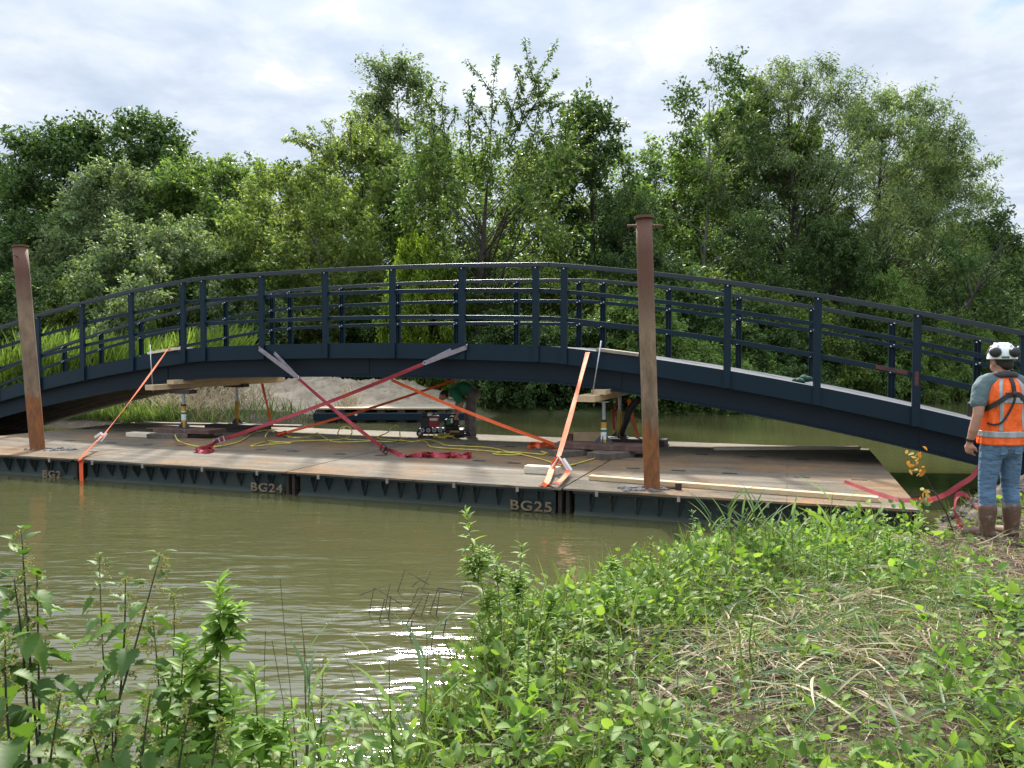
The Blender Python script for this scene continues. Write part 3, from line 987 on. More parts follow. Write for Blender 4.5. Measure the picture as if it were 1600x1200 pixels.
def smooth_path(pts, n=6):
    P = [np.asarray(p, float) for p in pts]
    out = []
    for i in range(len(P) - 1):
        p0, p1, p2, p3 = P[max(i - 1, 0)], P[i], P[i + 1], P[min(i + 2, len(P) - 1)]
        for k in range(n):
            u = k / n
            out.append(0.5 * ((2 * p1) + (-p0 + p2) * u + (2 * p0 - 5 * p1 + 4 * p2 - p3) * u * u + (-p0 + 3 * p1 - 3 * p2 + p3) * u ** 3))
    out.append(P[-1])
    return out


def ratchet(parent, c, t, w, width=0.07, mat=None):
    t = unit(t)
    x = unit(w - t * (w @ t))
    y = np.cross(t, x)
    mb = MB()
    for sgn in (-1, 1):
        mb.bar(c - t * .09 + x * sgn * width * .62, c + t * .12 + x * sgn * width * .62, y, 0.03, 0.006)
    mb.tube([c - t * .07 - x * width * .66, c - t * .07 + x * width * .66], 0.012, 8)
    mb.tube([c + t * .02 - x * width * .66, c + t * .02 + x * width * .66], 0.016, 8)
    mb.tube([c + t * .11 - x * width * .66 + y * .02, c + t * .11 + x * width * .66 + y * .02], 0.009, 8)
    return mb.build('ratchet', mat or M['steel'], parent)


def strap(name, pts, width, mat, label, wd=None, tail=None, tail_w=None, tailw=0.05, cat='strap', group=None, rat=None, th=0.005):
    r = empty(name, pts[-1], label, cat, group=group)
    pts = [np.asarray(p, float) for p in pts]
    wd = wd if wd is not None else face_w(pts[0], pts[-1])
    allp = []
    for a, b in zip(pts[:-1], pts[1:]):
        L = lerp(a, b, 8)
        Ln = float(np.linalg.norm(np.asarray(b) - np.asarray(a)))
        if Ln > 1.5:
            L = [q - DZ * (0.012 * Ln * math.sin(math.pi * k / 8)) for k, q in enumerate(L)]
        allp += L if not allp else L[1:]
    n = len(allp)
    ws = [wd + 0.28 * math.sin(i * 0.9 + len(label)) * DN for i in range(n)] if not isinstance(wd, list) else wd
    MB().ribbon(allp, ws, width, th).build('webbing', mat, r)
    if tail is not None:
        tp = smooth_path(tail, 7)
        tw = []
        for i in range(len(tp)):
            a = (tail_w or 0.0) + 0.9 * math.sin(i * 0.55) + 0.4 * math.sin(i * 1.3 + 1)
            tw.append(DZ * math.cos(a) + DN * math.sin(a))
        MB().ribbon(tp, tw, tailw, 0.004).build('loose_end', mat, r)
    return r


# orange tie-down at the left, from the deck board over the bridge edge to the barge edge
top = BW(263, 546, WN - 0.03)
low = BW(160, 682, 1.0)
edge = W((G(141, 716) - FO) @ DS, -0.075, 0.335)
r = strap('tie_down_strap', [top + DN * .35 + DZ * .045, top + DZ * .02, low], 0.046, M['pink_strap'], 'orange strap from the left packing board to the barge edge, hanging to the water', group='ratchet straps holding the bridge')
MB().ribbon(smooth_path([low, low * .6 + edge * .4 + DZ * .03, edge + DZ * .02, edge - DZ * .05, edge - DZ * .2, edge - DZ * .34 + DS * .004]), face_w(low, edge) + DS, 0.075, 0.006).build('loose_end', M['orange_strap'], r)
ratchet(r, low - DZ * .01, low - top, DS, 0.06, M['white'])
MB().bar(low + DS * -.16 - DZ * .02, low - DS * .02 + DZ * .06, DZ, 0.035, 0.03).build('ratchet_handle', M['white'], r)
# rear orange strap left
a = BW(407, 589, WF - 0.1)
b = W((G(447, 664) - FO) @ DS, 5.5, 0.34)
strap('tie_down_strap', [a, b], 0.06, M['orange_strap'], 'short orange strap under the bridge just right of the left jacks', group='ratchet straps holding the bridge')
# slings choked round two near posts
for k, (pa, pb, end, lab) in enumerate((((405, 545), (419, 541), (465, 590), 'grey sling looped round the bridge edge at the left with shackle'),
                                       ((728, 543), (716, 541), (664, 567), 'grey sling looped round the bridge edge at the right with shackle'))):
    A, B, E_ = BW(*pa, WN - 0.03), BW(*pb, WN + 0.1), BW(*end, WN - 0.2)
    r = empty('lifting_sling', E_, lab, 'sling')
    MB().ribbon(lerp(A, E_, 6), face_w(A, E_), 0.075, 0.012).build('webbing', M['grey_strap'], r)
    MB().ribbon(lerp(B, E_, 6), face_w(B, E_), 0.06, 0.012).build('webbing', M['grey_strap'], r)
    MB().ribbon([A, A + DN * .06 + DZ * .03, B + DZ * .012, B], DZ, 0.07, 0.012).build('webbing', M['grey_strap'], r)
    t = unit(E_ - A)
    MB().tube([E_ - t * .01 + np.cross(t, DN) * .035, E_ + t * .05, E_ - t * .01 - np.cross(t, DN) * .035], 0.012, 8).build('shackle', M['steel'], r)
# red straps crossing
E1 = BW(466, 591, WN - 0.2)
rp = G(600, 701, 0.42)
q0 = G(625, 711, .36)
tail = [q0, G(636, 713, .35), G(655, 711, .37), G(672, 709, .36), G(690, 711, .37), G(706, 709, .375), G(722, 712, .37), G(735, 709, .38), G(733, 714, .36), G(715, 714, .35), G(690, 713, .36), G(668, 712, .36), G(648, 709, .36)]
r = strap('tie_down_strap', [E1, rp], 0.062, M['red_strap'], 'long red strap from the left sling to a ratchet in the middle of the deck', tail=tail, tailw=0.075, group='ratchet straps holding the bridge')
ratchet(r, rp, rp - E1, face_w(E1, rp), 0.09, M['black'])
MB().ribbon(smooth_path([rp, G(614, 705, .37), q0]), face_w(E1, rp), 0.062, 0.006).build('webbing', M['red_strap'], r)
E2 = BW(663, 568, WN - 0.2)
lp = G(338, 690, .42)
tail = [lp, G(326, 698, .36), G(312, 702, .35), G(306, 704, .36), G(322, 706, .36), G(333, 704, .36), G(330, 700, .36), G(310, 701, .37)]
r = strap('tie_down_strap', [E2, lp], 0.062, M['red_strap'], 'long dark red strap from the right sling down to the left jacks', tail=tail, tailw=0.075, group='ratchet straps holding the bridge')
ratchet(r, lp + (E2 - lp) * .02, lp - E2, face_w(E2, lp), 0.08, M['steel'])
# orange-red straps crossing below the bridge
a = BW(612, 594, WN + 0.3)
b = G(895, 704, .36)
tail = [b, G(868, 697, .36), G(846, 694, .38), G(830, 693, .36), G(825, 698, .36), G(842, 697, .4), G(855, 692, .42), G(872, 699, .36), G(860, 702, .36)]
r = strap('tie_down_strap', [a, b], 0.056, M['orange_strap'], 'bright orange red strap from mid span down right to the right jacks', tail=tail, tailw=0.07, group='ratchet straps holding the bridge')
MB().tube([a + DZ * .03, a - DZ * .01], 0.025, 10).build('shackle', M['steel'], r)
a = BW(712, 593, WF - 0.2)
b = G(432, 680, .36)
r = strap('tie_down_strap', [a, b], 0.05, M['orange_strap'], 'dull orange strap running from behind the bent worker down left', group='ratchet straps holding the bridge')
ratchet(r, b + (a - b) * .03, b - a, DS, 0.08, M['redpaint'])
# right orange straps
top = BW(918, 552, WN - 0.03)
low = BW(873, 713, 0.9)
edge = W((G(862, 757) - FO) @ DS, 0.05, 0.336)
r = strap('tie_down_strap', [top + DN * .3 + DZ * .012, top + DZ * .012, low], 0.068, M['pink_strap'], 'wide faded orange strap from the right bridge edge to a white triangular hook', group='ratchet straps holding the bridge')
e2 = edge + DS * .0
MB().ribbon(smooth_path([low + DS * -.03 - DZ * .03, low - DS * .09 - DZ * .16, e2 - DS * .03 + DZ * .03, e2 - DS * .1 + DZ * .01]), DS, 0.075, 0.006).build('loose_end', M['orange_strap'], r)
MB().ribbon(smooth_path([low + DS * .03 - DZ * .05, low + DS * .13 - DZ * .18, e2 + DS * .13 + DZ * .05, e2 + DZ * .012]), DS + DN, 0.065, 0.006).build('loose_end', M['orange_strap'], r)
MB().tube([low - DS * .09 - DZ * .15, low + DZ * .0, low + DS * .14 - DZ * .2], 0.017, 8).build('hook', M['white'], r)
MB().tube([low + DS * .06 - DZ * .03, low + DS * .17 - DZ * .18], 0.024, 8).build('ratchet_handle', M['white'], r)
a = BW(982, 624, WF - 0.5)
b = G(997, 690, .36)
strap('tie_down_strap', [a, b], 0.07, M['pink_strap'], 'short faded orange strap between the right cross timber and the deck beside the right pile', group='ratchet straps holding the bridge')
a = BW(965, 626, 5.4)
b = BW(960, 672, 5.4)
strap('hanging_strap', smooth_path([a, a * .6 + b * .4 - DS * .06, b], 3), 0.05, M['red_strap'], 'thin twisted red strap end hanging free between the two right jacks', group=None)
r = MB().tube(smooth_path([BW(1000, 622, 4.9), BW(985, 640, 4.9), BW(978, 660, 4.9), BW(966, 690, 5.0)]), [.07] * 6 + [.06] * 6 + [.05] * 7, 10).build('rubber_hose', M['rubber'], smooth=True)
tag(r, 'thick black rubber hose hanging below the girder behind the rear right jack', 'hose')
# red strap from the deck corner to the standing man
HAND = np.array([4.66, 7.33, 1.2])
pts = [G(1319, 753, .34), G(1360, 768, .345), G(1400, 780, .35), G(1440, 782, .36)]
pts = smooth_path(pts + [AT(1470, 776, 7.75), AT(1500, 758, 7.6), AT(1526, 737, 7.45), HAND + np.array([-.02, .02, -.03])], 6)
r = empty('tie_down_strap', pts[0], 'red strap running from the right deck end to the man in the vest', 'strap', group=None)
MB().ribbon(pts, [DZ * .8 + DN * (1 if i < 16 else .25) for i in range(len(pts))], 0.055, 0.005).build('webbing', M['red_strap'], r)
gl_ = lambda x, y, z: np.array([x, y, gz(x, y) + z])
p0 = HAND
tail = smooth_path([HAND + np.array([0, 0, -.05]), AT(1530, 790, 7.35), AT(1512, 775, 7.4), AT(1497, 773, 7.4), AT(1492, 795, 7.35), AT(1498, 815, 7.3), gl_(4.28, 7.2, .03), gl_(4.5, 7.35, .03), gl_(4.75, 7.3, .06), AT(1590, 788, 7.5), AT(1602, 784, 7.7), AT(1660, 800, 7.8)], 6)
MB().ribbon(tail, [DN * .6 + DZ * (0.6 + .4 * math.sin(i * .5)) for i in range(len(tail))], 0.05, 0.005).build('loose_end', M['red_strap'], r)

# ------------------------------------------------------------------ cables on the deck
def cable(name, px, label, r_=0.011, mat='hose', z=0.345):
    pts = []
    for p in px:
        zz_ = p[2] if len(p) > 2 else z
        pts.append(G(p[0], p[1], 0.345) * 1.0 if len(p) < 3 else None)
        if pts[-1] is None:               # raised loop: same depth as its neighbours on the deck
            g = G(p[0], p[3], 0.345)
            pts[-1] = AT(p[0], p[1], g[1])
    o = MB().tube(smooth_path(pts, 6), r_, 6).build(name, M[mat], smooth=True)
    return tag(o, label, 'cable')


cable('power_cable', [(640, 684), (610, 690), (575, 688), (540, 686), (532, 684), (528, 676, 0, 686), (534, 668, 0, 686), (545, 667, 0, 686), (550, 676, 0, 686), (542, 684), (530, 687), (500, 688), (470, 689), (440, 691), (420, 693)], 'yellow cable with a standing loop along the back of the deck')
cable('power_cable', [(640, 688), (622, 688), (590, 684), (605, 676, 0, 685), (615, 666, 0, 685), (624, 668, 0, 685), (626, 684), (640, 690), (660, 689)], 'yellow cable arching up just left of the pump')
cable('power_cable', [(640, 690), (670, 687), (690, 693), (700, 696), (760, 699), (800, 707), (840, 716), (880, 727), (910, 722), (940, 712)], 'long yellow cable running from the pump to the front right jack')
cable('power_cable', [(650, 688), (665, 690), (670, 696), (680, 699), (740, 703), (790, 707), (815, 709), (800, 711), (770, 709), (800, 706), (850, 710), (845, 705), (855, 708)], 'second yellow cable looping across the deck right of the red strap heap')
cable('power_cable', [(273, 678, 0, 682), (278, 688, 0, 694), (292, 694), (320, 699), (345, 697), (372, 691), (388, 682), (398, 676), (420, 672)], 'pale yellow cable looping in front of the left jacks', 0.012)
cable('power_cable', [(415, 690), (400, 694), (392, 697), (410, 696), (440, 693), (455, 692), (430, 690), (418, 688), (415, 680, 0, 688), (425, 672), (440, 678), (460, 684), (480, 682), (497, 676)], 'tangled yellow cable ends lying right of the left jacks')
cable('power_cable', [(450, 683), (480, 683), (500, 680), (520, 690), (560, 690), (590, 689)], 'thin yellow cable lying near the rear edge of the deck')

# ------------------------------------------------------------------ hydraulic pump set
MC = G(672, 684)                        # front foot of the set
X1, Y1 = np.array([1., 0, 0]), np.array([0, 1., 0])
u = 0.0122                              # metres per photo pixel at that distance
def MP(px, py, dy=0.0):
    return np.array([MC[0] + (px - 672) * u, MC[1] + dy, 0.33 + (684 - py) * u])
r = empty('hydraulic_pump', MC, 'black and red hydraulic pump set with four round gauges and small wheels on the deck', 'pump')
def bx(nm, x0, x1, y0, y1, dy0, dy1, mat, bev=0.012, parent=None):
    a, b = MP(x0, y1, dy0), MP(x1, y0, dy1)
    return MB().box((a + b) / 2, b - a).build(nm, M[mat], parent or r, bevel=bev)
bx('tank', 656, 671, 652, 672, .1, .5, 'black')
bx('tank_lid', 657, 673, 646, 652, .12, .45, 'rubber')
bx('white_cap', 667, 674, 645.5, 650, .08, .3, 'white', 0.01)
bx('red_cover', 670, 684, 651, 668, .06, .4, 'redpaint')
bx('pale_label', 671, 684, 653, 657, .045, .058, 'sticker', 0.002)
bx('base_frame', 652, 692, 671, 679, .08, .5, 'black')
MB().sphere(MP(680, 646.5, .2), .032, 10, 8).build('filler_knob', M['steel'], r, smooth=True)
for k in range(4):
    c = MP(660 + k * 9.3, 672, 0.0)
    g = MB().tube([c, c + Y1 * .09], 0.052, 20).build('gauge', M['black'], r)
    MB().tube([c - Y1 * .004, c + Y1 * .002], 0.04, 18).build('gauge_face', M['steel'], g)
    MB().tube([c - Y1 * .008, c - Y1 * .003], 0.018, 12).build('gauge_hub', M['black'], g)
    hz_ = MB().tube(smooth_path([c + Y1 * .03 - DZ * .05, c - Y1 * .02 - DZ * .1, c - Y1 * .12 + X1 * .05 * (k - 1.5) - DZ * .125]), 0.009, 6)
    hz_.build('hose', M['hose'] if k % 2 else M['redpaint'], r, smooth=True)
for sx in (655, 689):
    c = MP(sx, 677.5, .05)
    w_ = MB().tube([c, c + Y1 * .05], 0.066, 20).build('wheel', M['rubber'], r)
    MB().tube([c - Y1 * .005, c + Y1 * .055], 0.03, 14).build('rim', M['steel'], w_)
r = empty('generator', MP(705, 684, .1), 'small dark green and black engine unit with carrying handle right of the pump', 'generator')
MB().sphere(MP(706, 660, .3), (.13, .12, .11), 16, 10).build('housing', M['rubber'], r, smooth=True)
bx('engine_block', 693, 716, 656, 668, .2, .46, 'black', 0.03)
bx('green_shroud', 697, 704, 655, 664, .165, .2, 'greenplastic', 0.01)
bx('white_trim', 704, 707, 654, 662, .17, .19, 'white', 0.004)
MB().tube(smooth_path([MP(699, 656, .3), MP(701, 649, .3), MP(711, 649, .3), MP(714, 657, .3)]), 0.014, 8).build('handle', M['rubber'], r, smooth=True)
bx('foot', 694, 716, 668, 671.5, .2, .5, 'black', 0.004)
r = empty('tool_case', MP(708, 684, .05), 'flat black tool case with yellow label below the engine unit', 'case')
bx('case_body', 693, 725, 671.8, 683, .12, .55, 'black', 0.02)
bx('label', 703, 718, 673.5, 676.5, .108, .118, 'yellow', 0.002)
MB().tube(smooth_path([MP(704, 672, .11), MP(706, 669.5, .09), MP(714, 669.5, .09), MP(716, 672, .11)]), 0.008, 6).build('handle', M['rubber'], r, smooth=True)
for k in range(3):
    pts = [MP(690 + random.uniform(-14, 25), 684, random.uniform(-.25, .05)) + DZ * .015 for _ in range(8)]
    pts = [p + DZ * abs(random.gauss(0, .03)) for p in pts]
    tag(MB().tube(smooth_path(pts, 5), 0.01, 6).build('hose', M['hose'], smooth=True), 'tangle of thin yellow hoses in front of the pump gauges', 'hose', 'yellow hoses in front of the pump')

# green jacket on bridge deck
bagp = W(-1.12, 3.9, zf(-1.12))
mb = MB()
for k in range(9):
    mb.sphere(bagp + np.array([random.uniform(-.11, .11), random.uniform(-.08, .08), random.uniform(.02, .07)]), (random.uniform(.04, .09), random.uniform(.04, .08), random.uniform(.03, .055)), 10, 7)
M['jacket'] = pmat('dark_green_cloth', (0.012, 0.06, 0.036), (0.008, 0.035, 0.022), 9, 0.85, 0, 0.6, 14, bdist=.03)
tag(mb.build('rolled_jacket', M['jacket'], smooth=True), 'crumpled dark green jacket lying on the bridge deck near a right hand post', 'jacket')

# ------------------------------------------------------------------ far bank: landing stage, heap, fence, notice board
lc = AT(600, 650, 23.2)
r = empty('landing_stage', (lc[0], 22.9, 0), 'low wooden landing stage with dark front beam on the far bank', 'jetty')
x0, x1 = AT(485, 640, 22.4)[0], AT(700, 640, 22.4)[0]
for k in range(9):
    y = 22.35 + k * .21
    MB().box(((x0 + x1) / 2 + .1 * (k % 2), y, .40), (x1 - x0, .2, .045)).build('deck_board', M['newwood'] if k < 2 else M['greywood'], r)
MB().box(((x0 + x1) / 2 + .35, 22.2, .17), (x1 - x0 + .4, .16, .22)).build('front_beam', M['girder'], r, bevel=0.02)
for k in range(7):
    x = x0 + .3 + k * (x1 - x0 - .5) / 6
    MB().box((x, 22.5, 0), (.22, .2, .74)).build('pile', M['greywood'], r)
MB().box(((x0 + x1) / 2, 22.75, .05), (x1 - x0 - .1, .1, .5)).build('sheeting', M['blackwood'], r)
for px in (537, 556, 684):
    c = np.array([AT(px, 650, 22.1)[0], 22.1, .18 if px != 556 else .24])
    MB().tube([c, c + Y1 * .03], .045, 14).build('bolt_head', M['bolt'], r)

hx, hy = np.meshgrid(np.linspace(-13.5, 1.2, 150), np.linspace(22.4, 31, 90))
env = np.exp(-((hx + 6.3) / 4.3) ** 4) * np.clip((hy - 22.6) / 3.5, 0, 1) * np.exp(-(np.maximum(hy - 26.5, 0) / 2.2) ** 2)
hz = ground_z(hx, hy) - .12 + env * (0.78 + 0.16 * smooth_noise(hx, hy, 21, 1.6) + 0.10 * smooth_noise(hx, hy, 22, 4.2) + 0.06 * smooth_noise(hx, hy, 23, 9)) + env * .05 * RNG.normal(size=hx.shape)
hi = np.arange(hx.size).reshape(hx.shape)
hq = np.stack([hi[:-1, :-1], hi[:-1, 1:], hi[1:, 1:], hi[1:, :-1]], -1).reshape(-1, 4)
M['spoil'] = pmat('dry_spoil', (0.33, 0.275, 0.2), (0.2, 0.16, 0.115), 1.6, 0.95, 0, 0.8, 9, dirt=(0.13, 0.105, 0.08), spec=0.1)
tag(link('soil_heap', np_mesh('soil_heap', np.stack([hx, hy, hz], -1).reshape(-1, 3), [hq], True), M['spoil']), 'long low heap of pale dry dug soil on the far bank behind the landing stage', 'soil heap')

# crowd-control fence panels and a notice board seen through the railings
for k in range(3):
    x = -14.2 + k * 2.25
    r = empty('fence_panel', (x, 35.2, .45), ['mesh fence panel at the left end of the row behind the soil heap', 'galvanised mesh fence panel in the middle of the row behind the soil heap', 'galvanised mesh fence panel at the right end of the row behind the soil heap'][k], 'fence', group='fence panels on the far bank')
    mb = MB()
    for p_, q_ in (((-1.08, 0, .1), (1.08, 0, .1)), ((-1.08, 0, 2.0), (1.08, 0, 2.0)), ((-1.08, 0, 0), (-1.08, 0, 2.05)), ((1.08, 0, 0), (1.08, 0, 2.05))):
        mb.tube([np.array(p_) + (x, 35.2, .45), np.array(q_) + (x, 35.2, .45)], .024, 8)
    mb.build('frame', M['fence'], r)
    mb = MB()
    for j in range(24):
        xx = x - 1.05 + j * 2.1 / 23
        mb.tube([(xx, 35.2, .55), (xx, 35.2, 2.45)], .006, 4)
    mb.build('wire_mesh', M['fence'], r)
r = empty('notice_board', (-10.9, 36.2, .4), 'plain grey notice board on two posts behind the fence', 'notice board')
c = AT(437, 518, 36.2)
MB().box(c, (.62, .05, .72)).build('board', M['greypanel'], r, bevel=.01)
for sx in (-.26, .26):
    MB().tube([(c[0] + sx, 36.24, .3), (c[0] + sx, 36.24, c[2] + .4)], .03, 8).build('post', M['steel'], r)
# ------------------------------------------------------------------ people
def blob(name, prims, voxel, mat, parent, smooth_it=4, local=False):
    """one continuous skin over tapered limbs (voxel remesh of overlapping solids)"""
    mb = MB()
    for pr in prims:
        if pr[0] == 'e':
            mb.sphere(pr[1], pr[2], 20, 14)
        else:
            pts, rr = pr[1], pr[2]
            mb.tube(pts, rr, 16)
            mb.sphere(pts[0], rr[0], 16, 10)
            mb.sphere(pts[-1], rr[-1], 16, 10)
            for p_, q_ in zip(pts[1:-1], rr[1:-1]):
                mb.sphere(p_, q_, 16, 10)
    o = mb.build(name, mat)
    md = o.modifiers.new('remesh', 'REMESH')
    md.mode = 'VOXEL'
    md.voxel_size = voxel
    ms = o.modifiers.new('smooth', 'SMOOTH')
    ms.factor = 0.5
    ms.iterations = smooth_it
    bpy.context.view_layer.update()
    me = bpy.data.meshes.new_from_object(o.evaluated_get(bpy.context.evaluated_depsgraph_get()))
    bpy.data.objects.remove(o)
    me.polygons.foreach_set('use_smooth', np.ones(len(me.polygons), dtype=bool))
    return link(name, me, mat, parent, local=True)


V_ = lambda *a: np.array(a, float)


def limb(pts, rr):
    return ('c', [V_(*p) for p in pts], list(rr))


def hand_prims(wrist, direction, palm_n, thumb_side, curl=0.35, scale=1.0):
    """palm + four unequal bent fingers + thumb"""
    d = unit(direction)
    nrm = unit(np.asarray(palm_n) - d * (np.asarray(palm_n) @ d))
    sd = unit(np.cross(d, nrm)) * thumb_side
    w = np.asarray(wrist, float)
    s = scale
    out = [('c', [w, w + d * .045 * s, w + d * .085 * s], [.026 * s, .034 * s, .032 * s]),
           ('e', w + d * .05 * s + sd * .014 * s, V_(.03, .03, .03) * s), ('e', w + d * .055 * s - sd * .016 * s, V_(.028, .028, .028) * s)]
    for k, (off, ln) in enumerate(((.03, .074), (.010, .082), (-.011, .076), (-.030, .06))):
        p0 = w + d * .085 * s + sd * off * s
        ps = [p0]
        ang = 0.15
        for j in range(3):
            ang += curl * (0.8 + 0.12 * k)
            ps.append(ps[-1] + (d * math.cos(ang) + nrm * math.sin(ang)) * ln * s * (.42, .32, .26)[j])
        out.append(('c', ps, [.0105 * s, .0098 * s, .009 * s, .0075 * s]))
    t0 = w + d * .03 * s + sd * .03 * s
    t1 = t0 + (d * .6 + sd * .6 + nrm * .35) * .04 * s
    t2 = t1 + (d * .85 + sd * .1 + nrm * .45) * .034 * s
    out.append(('c', [t0, t1, t2], [.014 * s, .0115 * s, .009 * s]))
    return out


def loft(rings, n=40, cap=(True, True)):
    """rings: list of (center, rx, ry, exponent); axis-aligned in x,y"""
    vs, fs = [], []
    for c, rx, ry, ex in rings:
        for k in range(n):
            a = 2 * math.pi * k / n
            ca, sa = math.cos(a), math.sin(a)
            vs.append((c[0] + rx * math.copysign(abs(ca) ** (2 / ex), ca), c[1] + ry * math.copysign(abs(sa) ** (2 / ex), sa), c[2]))
    for i in range(len(rings) - 1):
        for k in range(n):
            fs.append((i * n + k, i * n + (k + 1) % n, (i + 1) * n + (k + 1) % n, (i + 1) * n + k))
    if cap[0]: fs.append(tuple(range(n - 1, -1, -1)))
    if cap[1]: fs.append(tuple((len(rings) - 1) * n + k for k in range(n)))
    return MB().add(vs, fs)


# ---- standing man, seen from behind
mx, my = 4.53, 7.1
man = empty('person', (mx, my, gz(mx, my)), 'man standing on the bank in orange vest, white helmet, blue jeans and brown boots', 'person', rz=R(8))
MG = 0.0
body = [('e', V_(0, .015, 1.66), V_(.078, .098, .115)), ('e', V_(0, .055, 1.60), V_(.058, .065, .065)),
        limb([(0, -.015, 1.44), (0, .0, 1.58)], (.066, .06)),
        ('e', V_(0, .12, 1.635), V_(.013, .022, .02)), ('e', V_(0, .108, 1.59), V_(.026, .014, .008)),
        ('e', V_(-.082, .01, 1.64), V_(.012, .022, .034)), ('e', V_(.082, .01, 1.64), V_(.012, .022, .034)),
        limb([(0, 0, .95), (0, .0, 1.2), (0, -.01, 1.42)], (.12, .115, .11)),
        limb([(-.19, 0, 1.44), (.19, 0, 1.44)], (.062, .062)),
        limb([(-.2, 0, 1.44), (-.262, -.045, 1.29), (-.275, -.05, 1.17), (-.29, -.015, 1.02), (-.285, .035, .905)], (.06, .052, .044, .041, .028)),
        limb([(.2, 0, 1.44), (.262, -.03, 1.29), (.275, -.035, 1.17), (.245, .09, 1.08), (.17, .2, 1.03)], (.06, .052, .046, .04, .029)),
        limb([(-.095, 0, .95), (-.115, .01, .5), (-.118, -.01, .1)], (.092, .062, .046)),
        limb([(.095, 0, .95), (.115, .01, .5), (.118, -.01, .1)], (.092, .062, .046))]
body += hand_prims((-.285, .035, .905), (.1, .22, -.97), (.9, .25, .1), 1, 0.45)
body += hand_prims((.17, .2, 1.03), (-.75, .6, -.1), (-.3, -.3, -.9), -1, 0.75)
blob('body', body, 0.0075, M['skin'], man, 3)
for sx in (-.03, .03):
    MB().sphere((sx, .108, 1.66), (.014, .008, .009), 10, 8).build('eye', M['eye'], man, smooth=True, local=True)
blob('hair', [('e', V_(0, -.012, 1.665), V_(.083, .09, .085)), ('e', V_(0, -.06, 1.62), V_(.06, .042, .05))], .008, M['hair'], man, 3)
# t-shirt with sleeves
shirt = [limb([(-.17, 0, 1.45), (-.215, -.008, 1.40), (-.262, -.035, 1.275)], (.078, .078, .069)), limb([(.17, 0, 1.45), (.215, -.008, 1.40), (.262, -.025, 1.275)], (.078, .078, .069)),
         limb([(-.12, 0, 1.46), (.12, 0, 1.46)], (.085, .085)), limb([(0, 0, 1.0), (0, 0, 1.4)], (.13, .13))]
blob('shirt', shirt, .0095, M['shirt'], man, 4)


# vest surface as one function, so that tape and straps follow it
def vring(z):
    zs_ = [.885, .95, 1.05, 1.15, 1.28, 1.38, 1.44, 1.48, 1.515]
    rx = [.196, .194, .188, .186, .196, .196, .182, .145, .085]
    ry = [.15, .148, .142, .14, .145, .138, .12, .098, .075]
    return np.interp(z, zs_, rx), np.interp(z, zs_, ry)


def vpt(a, z, off=0.0):
    rx, ry = vring(z)
    rx += off; ry += off
    fold = 0.006 * math.sin(a * 9 + z * 11) * (1 if z < 1.4 else .3) + .004 * math.sin(a * 17 - z * 23)
    ca, sa = math.cos(a), math.sin(a)
    ex = 2 / 2.5
    return V_((rx + fold) * math.copysign(abs(ca) ** ex, ca), (ry + fold) * math.copysign(abs(sa) ** ex, sa) - .005, z)


def vpatch(name, a0, a1, z0, z1, off, mat, na=24, nz=16, thick=0.0):
    vs, fs = [], []
    for j in range(nz + 1):
        for i in range(na + 1):
            vs.append(vpt(a0 + (a1 - a0) * i / na, z0 + (z1 - z0) * j / nz, off))
    for j in range(nz):
        for i in range(na):
            q = j * (na + 1) + i
            fs.append((q, q + 1, q + na + 2, q + na + 1))
    o = MB().add(vs, fs).build(name, mat, man, smooth=True, local=True)
    so_ = o.modifiers.new('solid', 'SOLIDIFY')
    so_.thickness = 0.006
    so_.offset = -1
    return o


vpatch('vest', 0, 2 * math.pi, .885, 1.515, 0.0, M['vest'], 90, 44)
vpatch('reflective_band', 0, 2 * math.pi, .955, 1.012, .004, M['reflective'], 90, 6)
BACK = -math.pi / 2
vpatch('reflective_band', BACK - .62, BACK - .42, 1.012, 1.5, .0042, M['reflective'], 6, 30)
vpatch('reflective_band', BACK + .42, BACK + .62, 1.012, 1.5, .0042, M['reflective'], 6, 30)
vpatch('reflective_band', BACK - .42, BACK + .42, 1.27, 1.32, .004, M['reflective'], 16, 6)
# small dark print on the vest
for k in range(7):
    a = BACK - .3 + k * .09
    vpatch('print', a, a + .06, 1.352, 1.37, .0045, M['collar'], 3, 2)


def vstrap(pts, width, name='harness_strap', n=10):
    P = smooth_path([vpt(a, z, .011) for a, z in pts], n)
    wds = []
    for i, p in enumerate(P):
        t = unit(P[min(i + 1, len(P) - 1)] - P[max(i - 1, 0)])
        nr = unit(V_(p[0] / .19 ** 2, p[1] / .14 ** 2, 0))
        wds.append(np.cross(t, nr))
    return MB().ribbon(P, wds, width, .008).build(name, M['rubber'], man, smooth=False, local=True)


vstrap([(BACK, 1.5), (BACK, 1.44), (BACK, 1.35)], .035)
vstrap([(BACK, 1.36), (BACK - .25, 1.335), (BACK - .6, 1.29), (BACK - 1.1, 1.235), (BACK - 1.6, 1.2)], .042)
vstrap([(BACK, 1.36), (BACK + .25, 1.335), (BACK + .6, 1.29), (BACK + 1.1, 1.235), (BACK + 1.6, 1.2)], .042)
vstrap([(BACK + .02, 1.35), (BACK - .02, 1.28), (BACK - .2, 1.18), (BACK - .5, 1.1), (BACK - .85, 1.075), (BACK - 1.3, 1.085)], .017)
MB().sphere(vpt(BACK, 1.355, .014), (.026, .012, .026), 12, 8).build('harness_plate', M['rubber'], man, smooth=True, local=True)
# life-jacket collar round the neck
cr = []
for k in range(25):
    a = BACK + (k - 12) * .19
    cr.append(V_(.118 * math.cos(a), .095 * math.sin(a) + .01, 1.512 - .02 * math.sin(a) - .03 * max(0, math.sin(a))))
MB().tube(cr, [.03 * (0.75 + .25 * math.sin(math.pi * k / 24)) for k in range(25)], 12).build('collar', M['collar'], man, smooth=True, local=True)
